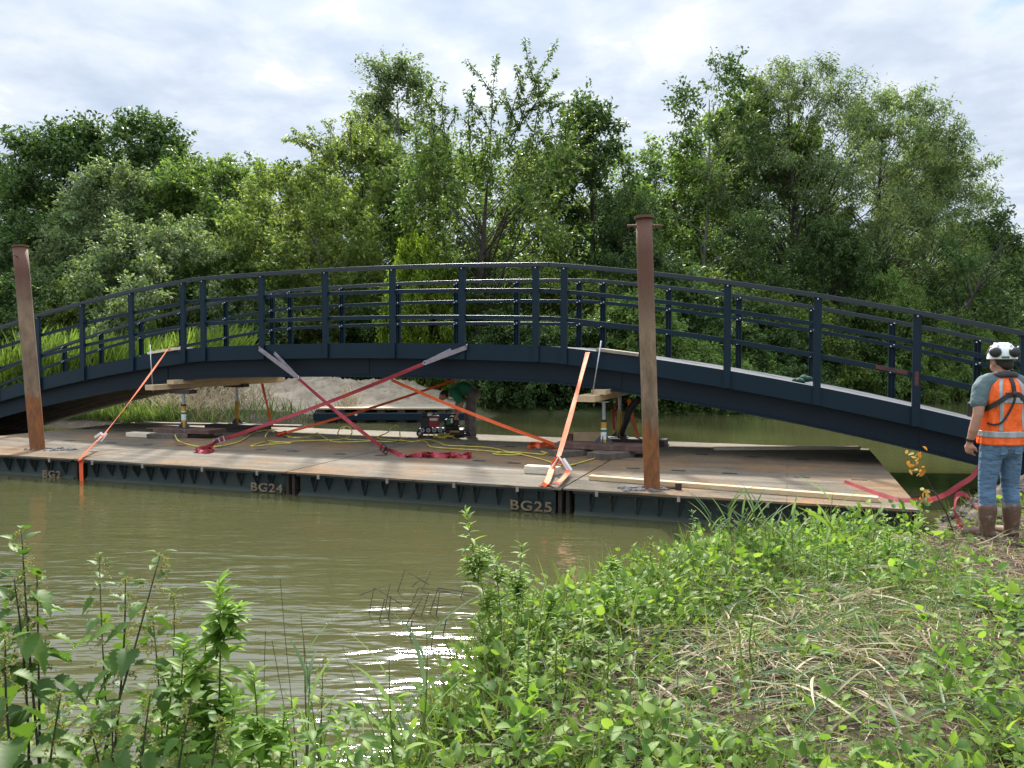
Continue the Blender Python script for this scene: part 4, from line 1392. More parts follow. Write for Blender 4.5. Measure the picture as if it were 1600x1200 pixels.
# helmet with folded ear defenders
hm = empty('helmet', (0, 0, 0), None, None)
del_ = hm
bpy.data.objects.remove(hm)
vs = MB()
rings = []
for k in range(11):
    ph = k / 10 * math.pi / 2
    rings.append(((0, .01, 1.69 + .135 * math.sin(ph)), .118 * max(.02, math.cos(ph)) ** .75, .142 * max(.02, math.cos(ph)) ** .75, 2.1))
hel = loft(rings, 40).build('helmet', M['white'], man, smooth=True, local=True)
loft([((0, .01, 1.672), .122, .146, 2.1), ((0, .01, 1.70), .121, .145, 2.1)], 40).build('helmet_rim', M['white'], hel, smooth=False, local=True)
MB().tube([V_(0, .12, 1.70), V_(0, .19, 1.692)], [.075, .05], 20).build('helmet_peak', M['white'], hel, smooth=True, local=True)
for k in range(3):
    MB().bar(V_(-.05 + .05 * k, -.09, 1.792), V_(-.05 + .05 * k, .08, 1.815), V_(1, 0, 0), .018, .02).build('helmet_ridge', M['white'], hel, local=True)
for sx in (-1, 1):
    c = V_(sx * .078, -.118, 1.735)
    ax_ = unit(V_(sx * .55, -.8, .12))
    e_ = MB().tube([c - ax_ * .02, c + ax_ * .012, c + ax_ * .028], [.047, .047, .033], 22)
    e_.build('ear_defender', M['rubber'], hel, smooth=True, local=True)
    MB().tube(smooth_path([c, c + V_(sx * .03, .03, .05), V_(sx * .118, .02, 1.73)]), .007, 8).build('ear_defender_arm', M['steel'], hel, smooth=True, local=True)
MB().box(V_(0, -.1385, 1.688), (.06, .006, .018)).build('helmet_sticker', M['stickgreen'], hel, local=True)
hel.rotation_euler = (0, 0, R(-30))
# jeans
jeans = [limb([(0, -.012, .90), (0, -.015, .98)], (.14, .132)), limb([(-.075, -.02, .9), (-.075, -.02, .84)], (.115, .112)), limb([(.075, -.02, .9), (.075, -.02, .84)], (.115, .112)),
         limb([(-.09, -.008, .86), (-.108, .0, .66), (-.118, .012, .5), (-.124, -.005, .36), (-.125, -.005, .255)], (.105, .088, .074, .07, .073)),
         limb([(.09, -.008, .86), (.108, .0, .66), (.118, .012, .5), (.124, -.005, .36), (.125, -.005, .255)], (.105, .088, .074, .07, .073))]
j = blob('jeans', jeans, .0095, M['jeans'], man, 4)
for sx in (-1, 1):
    MB().box(V_(sx * .07, -.127, .85), (.07, .016, .1)).build('back_pocket', M['jeans'], j, local=True, bevel=.005)
for sx, tz in ((-1, R(35)), (1, R(-5))):
    bo = empty('boot', (0, 0, 0), None, None)
    bpy.data.objects.remove(bo)
    cx = sx * .125
    d_ = V_(math.sin(-tz), math.cos(tz), 0)
    A_ = V_(cx, -.01, 0)
    pr = [('c', [A_ + DZ * .29, A_ + DZ * .2, A_ + DZ * .1, A_ + DZ * .06 - d_ * .01], [.079, .074, .062, .056]),
          ('c', [A_ + DZ * .055 - d_ * .03, A_ + DZ * .055 + d_ * .09, A_ + DZ * .045 + d_ * .18], [.048, .05, .04])]
    b_o = blob('boot', pr, .009, M['boot'], man, 3)
    sole = []
    for k in range(22):
        a = 2 * math.pi * k / 22
        per = np.cross(d_, DZ)
        sole.append(A_ + d_ * (.07 + .158 * math.cos(a)) + per * (.056 * math.sin(a)) + DZ * .0)
    MB().prism(sole, DZ * .03).build('sole', M['bootmud'], b_o, local=True)
# watch
MB().tube([V_(-.288, .022, .938), V_(-.286, .03, .915)], .0345, 18).build('watch', M['rubber'], man, local=True)
# pouch on the hip in front
MB().box(V_(-.205, .1, 1.2), (.07, .09, .14)).build('pouch', M['rubber'], man, local=True, bevel=.015)

# ---- bent worker on the barge
wk = G(735, 682)
wrk = empty('person', (wk[0], wk[1], .33), 'bearded man in green shirt and grey work trousers bending over the pump on the barge', 'person')
wrk.scale = (.93, .93, .92)
torso = [(.06, 0, .92), (-.02, 0, 1.0), (-.13, 0, 1.03), (-.25, 0, 1.0), (-.33, 0, .95)]
prims = [limb(torso, (.115, .115, .125, .13, .11)),
         limb([(-.36, 0, .95), (-.48, 0, .90)], (.062, .058)),
         ('e', V_(-.56, 0, .885), V_(.10, .078, .085)), ('e', V_(-.60, 0, .83), V_(.06, .06, .06)), ('e', V_(-.645, 0, .85), V_(.02, .014, .014)),
         ('e', V_(-.54, -.082, .875), V_(.024, .012, .03)), ('e', V_(-.54, .082, .875), V_(.024, .012, .03)),
         limb([(-.3, -.17, .93), (-.30, .17, .93)], (.07, .07)),
         limb([(-.3, -.18, .92), (-.2, -.23, .77), (-.17, -.22, .72), (-.22, -.18, .58), (-.27, -.15, .47)], (.06, .05, .045, .04, .028)),
         limb([(-.3, .18, .92), (-.28, .24, .77), (-.29, .23, .70), (-.31, .17, .58), (-.33, .12, .48)], (.06, .05, .045, .04, .028)),
         limb([(.06, -.09, .9), (.03, -.1, .5), (.06, -.1, .1)], (.1, .064, .048)), limb([(.05, .09, .9), (-.05, .1, .5), (-.04, .1, .1)], (.1, .064, .048))]
prims += hand_prims((-.27, -.15, .47), (-.35, .1, -.93), (-.2, .9, 0), -1, .6)
prims += hand_prims((-.33, .12, .48), (-.3, -.1, -.93), (-.2, -.9, 0), 1, .6)
blob('body', prims, .0085, M['skin'], wrk, 3)
for sy in (-.032, .032):
    MB().sphere((-.645, sy, .875), (.008, .013, .009), 8, 6).build('eye', M['eye'], wrk, smooth=True, local=True)
blob('hair', [('e', V_(-.545, 0, .915), V_(.105, .086, .078)), ('e', V_(-.5, 0, .90), V_(.06, .075, .07)), ('e', V_(-.615, 0, .8), V_(.055, .057, .05))], .009, M['brownhair'], wrk, 3)
blob('shirt', [limb([(-.0, 0, 1.0), (-.13, 0, 1.035), (-.25, 0, 1.0), (-.35, 0, .95)], (.135, .142, .148, .122)),
               limb([(-.3, -.15, .95), (-.29, -.2, .9), (-.22, -.235, .80)], (.095, .088, .078)), limb([(-.3, .15, .95), (-.29, .2, .9), (-.29, .24, .8)], (.095, .088, .078))], .0095, M['greenshirt'], wrk, 4)
t_ = blob('trousers', [limb([(.085, 0, .90), (.0, 0, 1.0)], (.14, .135)), limb([(.07, -.085, .9), (.045, -.1, .7), (.03, -.105, .5), (.055, -.1, .3), (.06, -.1, .09)], (.122, .1, .088, .082, .085)),
                       limb([(.06, .085, .9), (0, .1, .7), (-.05, .105, .5), (-.045, .1, .3), (-.04, .1, .09)], (.122, .1, .088, .082, .085))], .0095, M['trousers'], wrk, 3)
for sy in (-.08, .08):
    P = smooth_path([V_(.11, sy, 1.03), V_(0, sy, 1.145), V_(-.13, sy, 1.182), V_(-.25, sy, 1.15), V_(-.36, sy, 1.06)], 5)
    MB().ribbon(P, Y1, .035, .008).build('brace', M['brace'], wrk, local=True)
MB().box(V_(.07, -.215, .66), (.09, .03, .16)).build('side_pocket', M['trousers'], t_, local=True, bevel=.01)
for sy, bxx in ((-.1, .06), (.1, -.04)):
    b_o = blob('boot', [limb([(bxx, sy, .14), (bxx, sy, .06)], (.062, .058)), limb([(bxx + .03, sy, .05), (bxx - .08, sy, .05), (bxx - .17, sy, .042)], (.048, .05, .04))], .01, M['rubber'], wrk, 3)
    MB().box(V_(bxx - .07, sy, .0125), (.27, .1, .025)).build('sole', M['bootmud'], b_o, local=True, bevel=.01)
# ------------------------------------------------------------------ trees
LEAF_T = np.array([[0, 0, 0], [.45, .5, .06], [1, 0, -.12], [.5, -.5, .06]], float)          # along, across, up
LEAF_F = np.array([[0, 1, 2, 3]])


class Soup:
    """many small leaves as one mesh, template placed on (pos, direction, normal, length, width)"""
    def __init__(self):
        self.V, self.F, self.n = [], {}, 0

    def add(self, pos, dr, nr, L, Wd, T=LEAF_T, F=LEAF_F):
        pos, dr, nr = (np.atleast_2d(np.asarray(a, float)) for a in (pos, dr, nr))
        N = len(pos)
        if N == 0: return
        dr = dr / np.maximum(1e-9, np.linalg.norm(dr, axis=1, keepdims=True))
        nr = nr - dr * np.sum(nr * dr, 1, keepdims=True)
        nr = nr / np.maximum(1e-6, np.linalg.norm(nr, axis=1, keepdims=True))
        sd = np.cross(nr, dr)
        L = np.broadcast_to(np.asarray(L, float), (N,))[:, None, None]
        Wd = np.broadcast_to(np.asarray(Wd, float), (N,))[:, None, None]
        v = pos[:, None] + T[None, :, :1] * L * dr[:, None] + T[None, :, 1:2] * Wd * sd[:, None] + (T[None, :, 2:3] * L + (T[None, :, 3:4] * Wd if T.shape[1] > 3 else 0)) * nr[:, None]
        m = T.shape[0]
        off = self.n + np.arange(N)[:, None, None] * m
        self.V.append(v.reshape(-1, 3))
        Fs = F if isinstance(F, list) else [F]
        for f in Fs:
            self.F.setdefault(f.shape[1], []).append((f[None] + off).reshape(-1, f.shape[1]))
        self.n += N * m

    def mesh(self, name, smooth=False):
        return np_mesh(name, np.concatenate(self.V), [np.concatenate(x) for x in self.F.values()], smooth)


def rvec(rng, n):
    v = rng.normal(size=(n, 3))
    return v / np.linalg.norm(v, axis=1, keepdims=True)


LM = {
    'dark': leaf_mat('leaves_dark', [(0.0246, 0.0480, 0.0156), (0.0543, 0.0961, 0.0295), (0.1097, 0.1702, 0.0529)], .42, .3),
    'mid': leaf_mat('leaves_mid', [(0.0486, 0.0842, 0.0227), (0.1050, 0.1650, 0.0450), (0.1921, 0.2708, 0.0769)], .42, .4),
    'olive': leaf_mat('leaves_olive', [(0.0605, 0.0907, 0.0222), (0.1288, 0.1778, 0.0462), (0.2391, 0.2904, 0.0888)], .42, .42),
    'cherry': leaf_mat('leaves_cherry', [(0.0252, 0.0504, 0.0144), (0.0700, 0.1150, 0.0300), (0.1586, 0.2135, 0.0610)], .42, .36),
    'pale': leaf_mat('leaves_willow', [(0.0621, 0.0953, 0.0372), (0.1323, 0.1840, 0.0759), (0.2316, 0.2876, 0.1403)], .45, .35),
    'grey': leaf_mat('leaves_greygreen', [(0.0580, 0.0880, 0.0374), (0.1235, 0.1690, 0.0780), (0.2062, 0.2617, 0.1269)], .45, .32),
    'lime': leaf_mat('leaves_lime', [(0.0752, 0.1163, 0.0137), (0.1425, 0.2090, 0.0238), (0.2318, 0.3129, 0.0464)], .42, .4),
}


def prof(shape, t):
    if shape == 'round':
        return np.sqrt(np.maximum(0, 1 - (2 * t - 1) ** 2)) * .85 + .15 * (1 - t)
    if shape == 'cone':
        return np.clip((1 - t) * 1.15, 0, 1) ** .8 * np.clip(t * 5 + .35, 0, 1)
    if shape == 'dome':
        return np.sqrt(np.maximum(0, 1 - t ** 2.2)) * np.clip(t * 4 + .65, 0, 1)
    if shape == 'fan':
        return np.clip(.25 + 1.05 * t, 0, 1) * np.sqrt(np.maximum(0, 1 - np.maximum(0, t - .6) ** 2 * 5.5))
    if shape == 'column':
        return np.clip(t * 4 + .3, 0, 1) * np.clip((1.05 - t) * 2.2, 0, 1) ** .7
    return np.ones_like(t)


def tree_mesh(seed, H, hb, Rad, shape, K, tw, nl, leaf, lw, up=0.5, droop=0.0, trunk_r=0.14, twig=0.9, lean=(0, 0), spread=.09, bare=0, sticks=0, limbs=True, lobes=1.0, stems=1, stickl=(1.2, 2.4)):
    """returns (wood mesh, foliage soup mesh); origin at the foot of the trunk"""
    nl = int(nl * 1.9)
    leaf *= 1.15
    rng = np.random.default_rng(seed)
    wood = MB()
    soup = Soup()
    lean = np.array([lean[0], lean[1], 0.0])
    wob = rng.normal(size=(9, 2)) * .05 * H / 9
    wob = np.cumsum(wob, 0)
    def axis(z):
        f = np.clip(z / H, 0, 1)
        i = f * 7.99
        a = int(i)
        w = wob[a] * (1 - (i - a)) + wob[a + 1] * (i - a) - wob[0] * (1 - f)
        return np.array([w[0], w[1], z]) + lean * f ** 1.5
    for sidx in range(stems):
        offs = np.array([0., 0, 0]) if stems == 1 else np.array([*(rng.normal(size=2) * .3), 0])
        zs_ = np.linspace(0, H * (.9 if stems == 1 else rng.uniform(.5, .85)), 10)
        kick = rng.normal(size=2) * (0 if stems == 1 else Rad * .4)
        wood.tube([axis(z) + offs + np.array([kick[0], kick[1], 0]) * (z / H) for z in zs_], [max(.012, trunk_r * (1 - .93 * (z / H)) * (1.25 if z == 0 else 1)) for z in zs_], 8)
    nlobe = rng.integers(5, 8)
    lob = [(unit(rng.normal(size=3)), rng.uniform(.1, .32) * lobes) for _ in range(nlobe)]
    for k in range(K):
        t = (k + rng.uniform(0, 1)) / K
        rmax = Rad * float(prof(shape, np.array(t)))
        a = rng.uniform(0, 2 * np.pi)
        rr = rmax * (rng.uniform(.25, 1) ** .55)
        z = hb + (H - hb) * t
        d0 = np.array([np.cos(a), np.sin(a), 2 * t - 1])
        d0 /= np.linalg.norm(d0)
        rr *= .86 + sum(h * max(0, d0 @ v) ** 3 for v, h in lob)
        c = axis(z) + np.array([np.cos(a) * rr, np.sin(a) * rr, 0])
        z0 = max(hb * .6, z - rr * (up + .25) - .2)
        p0 = axis(z0)
        mid = (p0 + c) / 2 + np.array([0, 0, .12 * rr]) + rng.normal(size=3) * .06 * rr
        if limbs and rr > .25 and rng.random() < .8:
            r0 = max(.012, .32 * trunk_r * (1 - z0 / H) + .008)
            wood.tube([p0, mid, c], [r0, r0 * .6, r0 * .25], 5, False)
        out = np.array([np.cos(a), np.sin(a), up])
        for j in range(tw):
            d = unit(out * .75 + rng.normal(size=3) * .75 + np.array([0, 0, up * .55]))
            ln = twig * rng.uniform(.55, 1.3)
            s = c + rng.normal(size=3) * twig * .22
            e = s + d * ln
            bend = np.array([0, 0, -droop * ln])
            u_ = rng.uniform(0.05, 1, nl)
            P = s + (e - s) * u_[:, None] + bend * (u_ ** 2)[:, None] + rng.normal(size=(nl, 3)) * spread
            if limbs and j < 2:
                wood.tube([s, s + (e - s) * .5 + bend * .25, e + bend], [.014, .010, .004], 3, False)
            dr = rvec(rng, nl) * .8 + d * .5 + np.array([0, 0, -.25 - droop * .5])
            nr = rvec(rng, nl) * .75 + np.array([0, 0, .8])
            L = leaf * rng.uniform(.65, 1.3, nl)
            soup.add(P, dr, nr, L, L * lw)
    for k in range(sticks):               # long leaf-lined shoots sticking out of the crown
        t = rng.uniform(.62, 1)
        a = rng.uniform(0, 2 * np.pi)
        z = hb + (H - hb) * t * .93
        rr = Rad * float(prof(shape, np.array(t))) * rng.uniform(.4, .85)
        s = axis(z) + np.array([np.cos(a) * rr, np.sin(a) * rr, 0])
        d = unit(np.array([np.cos(a) * .7, np.sin(a) * .7, rng.uniform(.55, 1.3)]) + np.array([.2 if bare == 0 else -.25, 0, 0]))
        ln = rng.uniform(*stickl)
        e = s + d * ln + np.array([0, 0, -.08 * ln])
        wood.tube([s, (s + e) / 2 + np.array([0, 0, .06]), e], [.02, .013, .005], 4, False)
        nn = int(30 * ln)
        u_ = rng.uniform(.1, 1, nn)
        P = s + (e - s) * u_[:, None] + rng.normal(size=(nn, 3)) * .055
        dr = rvec(rng, nn) * .6 + d * .4 + np.array([0, 0, -.3])
        soup.add(P, dr, rvec(rng, nn) + np.array([0, 0, .5]), leaf * rng.uniform(.8, 1.3, nn), leaf * lw * 1.1)
    for k in range(bare):                 # bare grey dead branches
        z = rng.uniform(.15, .5) * H
        a = rng.uniform(-.6, .9) + np.pi
        s = axis(z * .5)
        e = s + np.array([np.cos(a) * Rad * rng.uniform(.5, 1.1), -abs(np.sin(a)) * Rad * .5 - .8, rng.uniform(.1, .45) * H])
        mid = (s + e) / 2 + rng.normal(size=3) * .25
        wood.tube([s, mid, e], [.04, .025, .006], 5, False)
        for q in range(4):
            u0 = rng.uniform(.4, .95)
            b0 = s + (e - s) * u0
            wood.tube([b0, b0 + rng.normal(size=3) * .35 + np.array([-.3, 0, .35])], [.014, .004], 3, False)
    bm_ = bpy.data.meshes.new('trunk')
    bm_.from_pydata(wood.v, [], wood.f)
    bm_.polygons.foreach_set('use_smooth', np.ones(len(bm_.polygons), dtype=bool))
    return bm_, soup.mesh('crown')


def put_tree(meshes, mats, x, y, sc=1.0, rz=0.0, label='', name='tree', group=None, cat='tree', sz=1.0):
    r = empty(name, (x, y, gz(x, y) - .05), label, cat, rz, group)
    r.scale = (sc, sc, sc * sz)
    if len(meshes[0].vertices):
        link('trunk' if cat == 'tree' else 'stem', meshes[0], mats[0], r, True)
    link('crown' if cat == 'tree' else 'foliage', meshes[1], mats[1], r, True)
    return r


def at_px(px, Y):
    return (px - 800) / 1200 * Y


def hgt(py, Y):
    return ZC + (557 - py) * Y / 1200 - .4


BK, PB = M['bark'], M['palebark']
# unique crowns
TM = {}
TM['darkA'] = tree_mesh(1, 12.5, 1.5, 4.4, 'dome', 120, 7, 26, .21, .5, .45, 0, .22, 1.05, spread=.14)
TM['darkB'] = tree_mesh(2, 12.0, 1.2, 4.0, 'round', 110, 7, 26, .20, .5, .55, 0, .2, 1.0, spread=.13)
TM['midA'] = tree_mesh(3, 10.5, 1.0, 4.0, 'dome', 120, 7, 28, .18, .5, .4, .1, .17, 1.0, spread=.12)
TM['midB'] = tree_mesh(4, 11.0, 1.4, 3.3, 'round', 100, 7, 26, .17, .5, .55, .1, .15, .95, spread=.11)
TM['layer'] = tree_mesh(5, 7.0, .3, 4.4, 'dome', 110, 8, 28, .14, .55, .15, .18, .13, 1.0, spread=.09, lobes=1.3)
TM['olive'] = tree_mesh(6, 9.5, 1.0, 3.6, 'fan', 85, 7, 24, .17, .5, .5, .15, .13, 1.0, spread=.12, sticks=9, bare=9, lean=(-1.2, 0))
TM['cherry'] = tree_mesh(7, 10.2, 3.6, 4.3, 'fan', 66, 6, 20, .18, .46, .6, .15, .24, 1.15, spread=.13, sticks=16, lean=(.6, 0), stickl=(1.6, 3.3))
TM['poplar'] = tree_mesh(8, 17.5, 2.0, 2.3, 'column', 110, 7, 22, .17, .45, .9, .1, .17, .95, spread=.13)
TM['willowA'] = tree_mesh(9, 16.0, 2.2, 4.3, 'column', 112, 7, 24, .19, .26, .7, .35, .27, 1.25, spread=.12, lobes=1.2)
TM['willowB'] = tree_mesh(10, 14.0, 1.0, 4.3, 'dome', 170, 7, 26, .19, .27, .55, .4, .22, 1.2, spread=.12, lobes=1.2)
TM['birch'] = tree_mesh(11, 15.0, 4.0, 2.9, 'column', 40, 6, 18, .18, .5, .4, .2, .14, 1.0, spread=.12)
TM['ivy'] = tree_mesh(12, 13.0, 1.5, 2.2, 'column', 90, 6, 26, .17, .55, .6, 0, .2, .9, spread=.11)
TM['lean'] = tree_mesh(13, 7.5, 2.6, 2.3, 'round', 44, 6, 20, .14, .5, .4, .1, .15, .8, spread=.09, lean=(3.0, 0))
TM['shrubA'] = tree_mesh(14, 4.2, .1, 2.4, 'dome', 85, 7, 26, .13, .55, .3, .1, .05, .75, spread=.08, stems=4)
TM['shrubB'] = tree_mesh(15, 3.6, .05, 2.0, 'round', 75, 7, 26, .12, .55, .35, .12, .05, .65, spread=.08, stems=4)
TM['shrubC'] = tree_mesh(16, 2.6, .0, 2.3, 'dome', 75, 7, 26, .12, .5, .2, .35, .04, .7, spread=.07, stems=5)
TM['ball'] = tree_mesh(17, 2.9, .2, 1.5, 'round', 90, 7, 26, .085, .4, .3, .25, .05, .42, spread=.05, stems=4, lobes=.4)
TM['thin'] = tree_mesh(18, 11.0, 2.2, 2.7, 'round', 62, 6, 22, .16, .5, .5, .1, .12, .95, spread=.11)

far = 'trees along the far bank'
# (crown, leaf colour, bark, photo x, depth, top y in the photo, turn, label, name, width factor)
TREES = [
    ('darkA', 'dark', BK, 15, 47, 262, 0.3, 'dark dense tree at the far left edge behind the bridge', 'broadleaf_tree', 1),
    ('darkB', 'dark', BK, 118, 45, 200, 1.2, 'tall dark dense tree second from the left with a rounded top', 'broadleaf_tree', 1),
    ('darkA', 'dark', BK, 235, 46, 196, 2.4, 'tall dark tree with feathery top rising left of the mid green trees', 'broadleaf_tree', 1),
    ('midA', 'grey', BK, 178, 38, 268, .8, 'mid green bushy tree in front of the tall dark left trees', 'broadleaf_tree', 1),
    ('midA', 'mid', BK, 340, 40, 255, 3.4, 'broad mid green tree with a level top left of the centre trees', 'broadleaf_tree', 1),
    ('midB', 'dark', BK, 428, 46, 262, 1.0, 'rounded mid green tree at the dip of the skyline left of the leaning olive tree', 'broadleaf_tree', 1),
    ('darkB', 'dark', BK, 60, 39, 340, 4.1, 'dark green tree low behind the left pile', 'broadleaf_tree', 1),
    ('layer', 'grey', BK, 255, 33, 352, .4, 'grey green spreading bushy tree with layered boughs behind the left railing', 'broadleaf_tree', 1),
    ('layer', 'olive', BK, 120, 31, 440, 2.2, 'low yellowish green spreading bush just right of the left pile', 'broadleaf_tree', .8),
    ('layer', 'mid', BK, 400, 34, 372, 3.9, 'mid green low spreading tree behind the railing left of centre', 'broadleaf_tree', .9),
    ('olive', 'olive', PB, 520, 33, 258, .0, 'sparse yellowish tree leaning left with bare grey branches', 'leaning_tree', 1),
    ('midB', 'olive', BK, 575, 40, 215, 2.0, 'light green tree between the leaning olive tree and the tall slender one', 'broadleaf_tree', 1),
    ('poplar', 'grey', PB, 640, 47, 100, .5, 'tall slender grey green tree with a pointed crown left of the cherry', 'slender_tree', 1.25),
    ('cherry', 'cherry', BK, 745, 28.5, 150, .2, 'large fan shaped tree with dark trunk and long upright shoots in the middle', 'cherry_tree', 1),
    ('midB', 'mid', BK, 690, 38, 235, 3.0, 'mid green tree close behind the left side of the fan shaped tree', 'broadleaf_tree', 1),
    ('midA', 'olive', BK, 840, 38, 250, 4.4, 'light green tree behind the right side of the fan shaped tree', 'broadleaf_tree', .8),
    ('ivy', 'dark', BK, 925, 36, 165, 1.5, 'dark narrow tree right of the fan shaped tree', 'narrow_tree', 1.1),
    ('thin', 'mid', BK, 1025, 40, 225, .9, 'rounded green tree behind the top of the right pile', 'broadleaf_tree', 1.15),
    ('birch', 'dark', PB, 1093, 38, 95, .6, 'tall open tree with a straight pale trunk right of the right pile', 'birch_tree', 1),
    ('midB', 'mid', BK, 1165, 42, 150, 5.2, 'light green tree between the pale trunked tree and the tall willow', 'broadleaf_tree', 1),
    ('willowA', 'grey', BK, 1240, 39, 92, 1.1, 'tallest willow with visible dark trunk on the right', 'willow_tree', 1),
    ('willowB', 'pale', BK, 1365, 42, 152, 2.3, 'broad pale silvery willow right of the tallest willow', 'willow_tree', 1),
    ('willowB', 'grey', BK, 1440, 46, 225, 4.0, 'lower grey green willow stepping down at the right of the pale willow', 'willow_tree', .9),
    ('lean', 'dark', BK, 1455, 34, 300, .1, 'small dark tree leaning right over the bank at the right', 'leaning_tree', 1),
    ('midA', 'mid', BK, 1545, 62, 372, .7, 'distant tree at the right behind the helmet of the man', 'broadleaf_tree', 1),
    ('midB', 'grey', BK, 1605, 68, 385, 2.7, 'distant grey green tree at the right edge of the view', 'broadleaf_tree', 1.2),
    ('darkB', 'mid', BK, 1490, 58, 350, 1.7, 'distant rounded tree behind the small leaning tree', 'broadleaf_tree', 1.1),
    ('thin', 'dark', BK, 985, 33, 300, 3.3, 'thin dark leaning tree just left of the right pile', 'broadleaf_tree', .8),
    ('thin', 'dark', BK, 1180, 33, 330, 2.1, 'dark green lower tree in front of the tallest willow', 'broadleaf_tree', 1.1),
    ('midA', 'dark', BK, 1290, 34, 350, 5.0, 'dark green lower tree in front of the pale willow', 'broadleaf_tree', .8),
    ('layer', 'mid', BK, 1385, 33, 420, 1.4, 'low spreading green tree behind the right hand railing', 'broadleaf_tree', .7),
    ('ball', 'lime', BK, 668, 28, 378, .3, 'bright lime green round bush just above the handrail in the centre', 'round_bush', .62),
    ('darkA', 'dark', BK, 500, 52, 285, 5.5, 'dark tree deep behind the leaning olive tree', 'broadleaf_tree', 1),
    ('darkB', 'dark', BK, 1080, 52, 250, 2.9, 'dark tree deep behind the pale trunked tree', 'broadleaf_tree', 1.2),
]
NOMH = {'darkA': 12.9, 'darkB': 12.4, 'midA': 10.9, 'midB': 11.4, 'layer': 7.2, 'olive': 10.2, 'cherry': 12.6, 'poplar': 18, 'willowA': 16.6, 'willowB': 14.4, 'birch': 15.4, 'ivy': 13.4, 'lean': 7.9, 'thin': 11.4, 'ball': 3.0}
for key, lf, bk, px, Y, ty, rz, lab, nm, wf in TREES:
    me_w, me_c = TM[key]
    me_c2 = me_c
    if me_c.materials and me_c.materials[0] != LM[lf]:
        me_c2 = me_c.copy()
    if me_w.materials and me_w.materials[0] != bk:
        me_w = me_w.copy()
    h = hgt(ty, Y)
    sc_ = h / NOMH[key]
    r = put_tree((me_w, me_c2), (bk, LM[lf]), at_px(px, Y), Y, sc_, rz if key not in ('cherry', 'olive', 'lean') else rz * .3, lab, nm, far)
    r.scale = (sc_ * wf, sc_ * wf, sc_)

# long leaf-lined shoots that stand clear of the crowns
def add_shoots(root, Y, shoots, bark, lm, seed):
    rng = np.random.default_rng(seed)
    wood, soup = MB(), Soup()
    more = []
    for x0, y0, x1, y1 in shoots:
        for f, k in ((.4, 1), (.62, -1), (.25, -1)):
            mx_, my_ = x0 + (x1 - x0) * f, y0 + (y1 - y0) * f
            ln_ = math.hypot(x1 - x0, y1 - y0) * rng.uniform(.25, .45)
            an = math.atan2(y1 - y0, x1 - x0) + k * rng.uniform(.35, .75)
            more.append((mx_, my_, mx_ + ln_ * math.cos(an), my_ + ln_ * math.sin(an)))
    for x0, y0, x1, y1 in list(shoots) + more:
        s, e = AT(x0, y0, Y), AT(x1, y1, Y + rng.uniform(-1.2, 1.2))
        L = float(np.linalg.norm(e - s))
        P = smooth_path([s, s * .5 + e * .5 + np.array([rng.normal() * .12, 0, .1]), e], 6)
        wood.tube(P, [.028 * (1.05 - i / len(P)) for i in range(len(P))], 5)
        nn = int(58 * L)
        u_ = rng.uniform(.05, 1, nn)
        C = np.array([along_path(P, q) for q in u_])
        d = unit(e - s)
        side = rvec(rng, nn) * np.array([1, 1, .6])
        soup.add(C + side * .05, side * .8 + d * .35 + np.array([0, 0, -.45]), rvec(rng, nn) * .5 + np.array([0, 0, .7]), rng.uniform(.11, .2, nn), rng.uniform(.055, .085, nn))
    wood.build('shoots', bark, root, smooth=True)
    link('shoot_leaves', soup.mesh('shoot_leaves'), lm, root)


def along_path(P, f):
    i = f * (len(P) - 1)
    a = int(min(i, len(P) - 2))
    return P[a] + (P[a + 1] - P[a]) * (i - a)


for o in list(COL.objects):
    if o.get('category') == 'tree' and o.name.startswith('cherry_tree'):
        add_shoots(o, 28.5, [(790, 250, 868, 66), (800, 210, 868, 112), (790, 225, 835, 92), (765, 250, 775, 88), (815, 265, 895, 156), (735, 240, 740, 130), (705, 250, 692, 128), (690, 265, 674, 124), (830, 240, 856, 122), (840, 290, 910, 184), (845, 300, 935, 190), (835, 310, 925, 225)], BK, LM['cherry'], 61)
    if o.get('category') == 'tree' and 'bare grey branches' in o.get('label', ''):
        add_shoots(o, 33, [(545, 290, 457, 200), (500, 232, 450, 212), (530, 270, 484, 196), (525, 265, 520, 186), (550, 250, 548, 176), (565, 245, 572, 168), (590, 240, 590, 180), (515, 300, 462, 250)], PB, LM['olive'], 62)

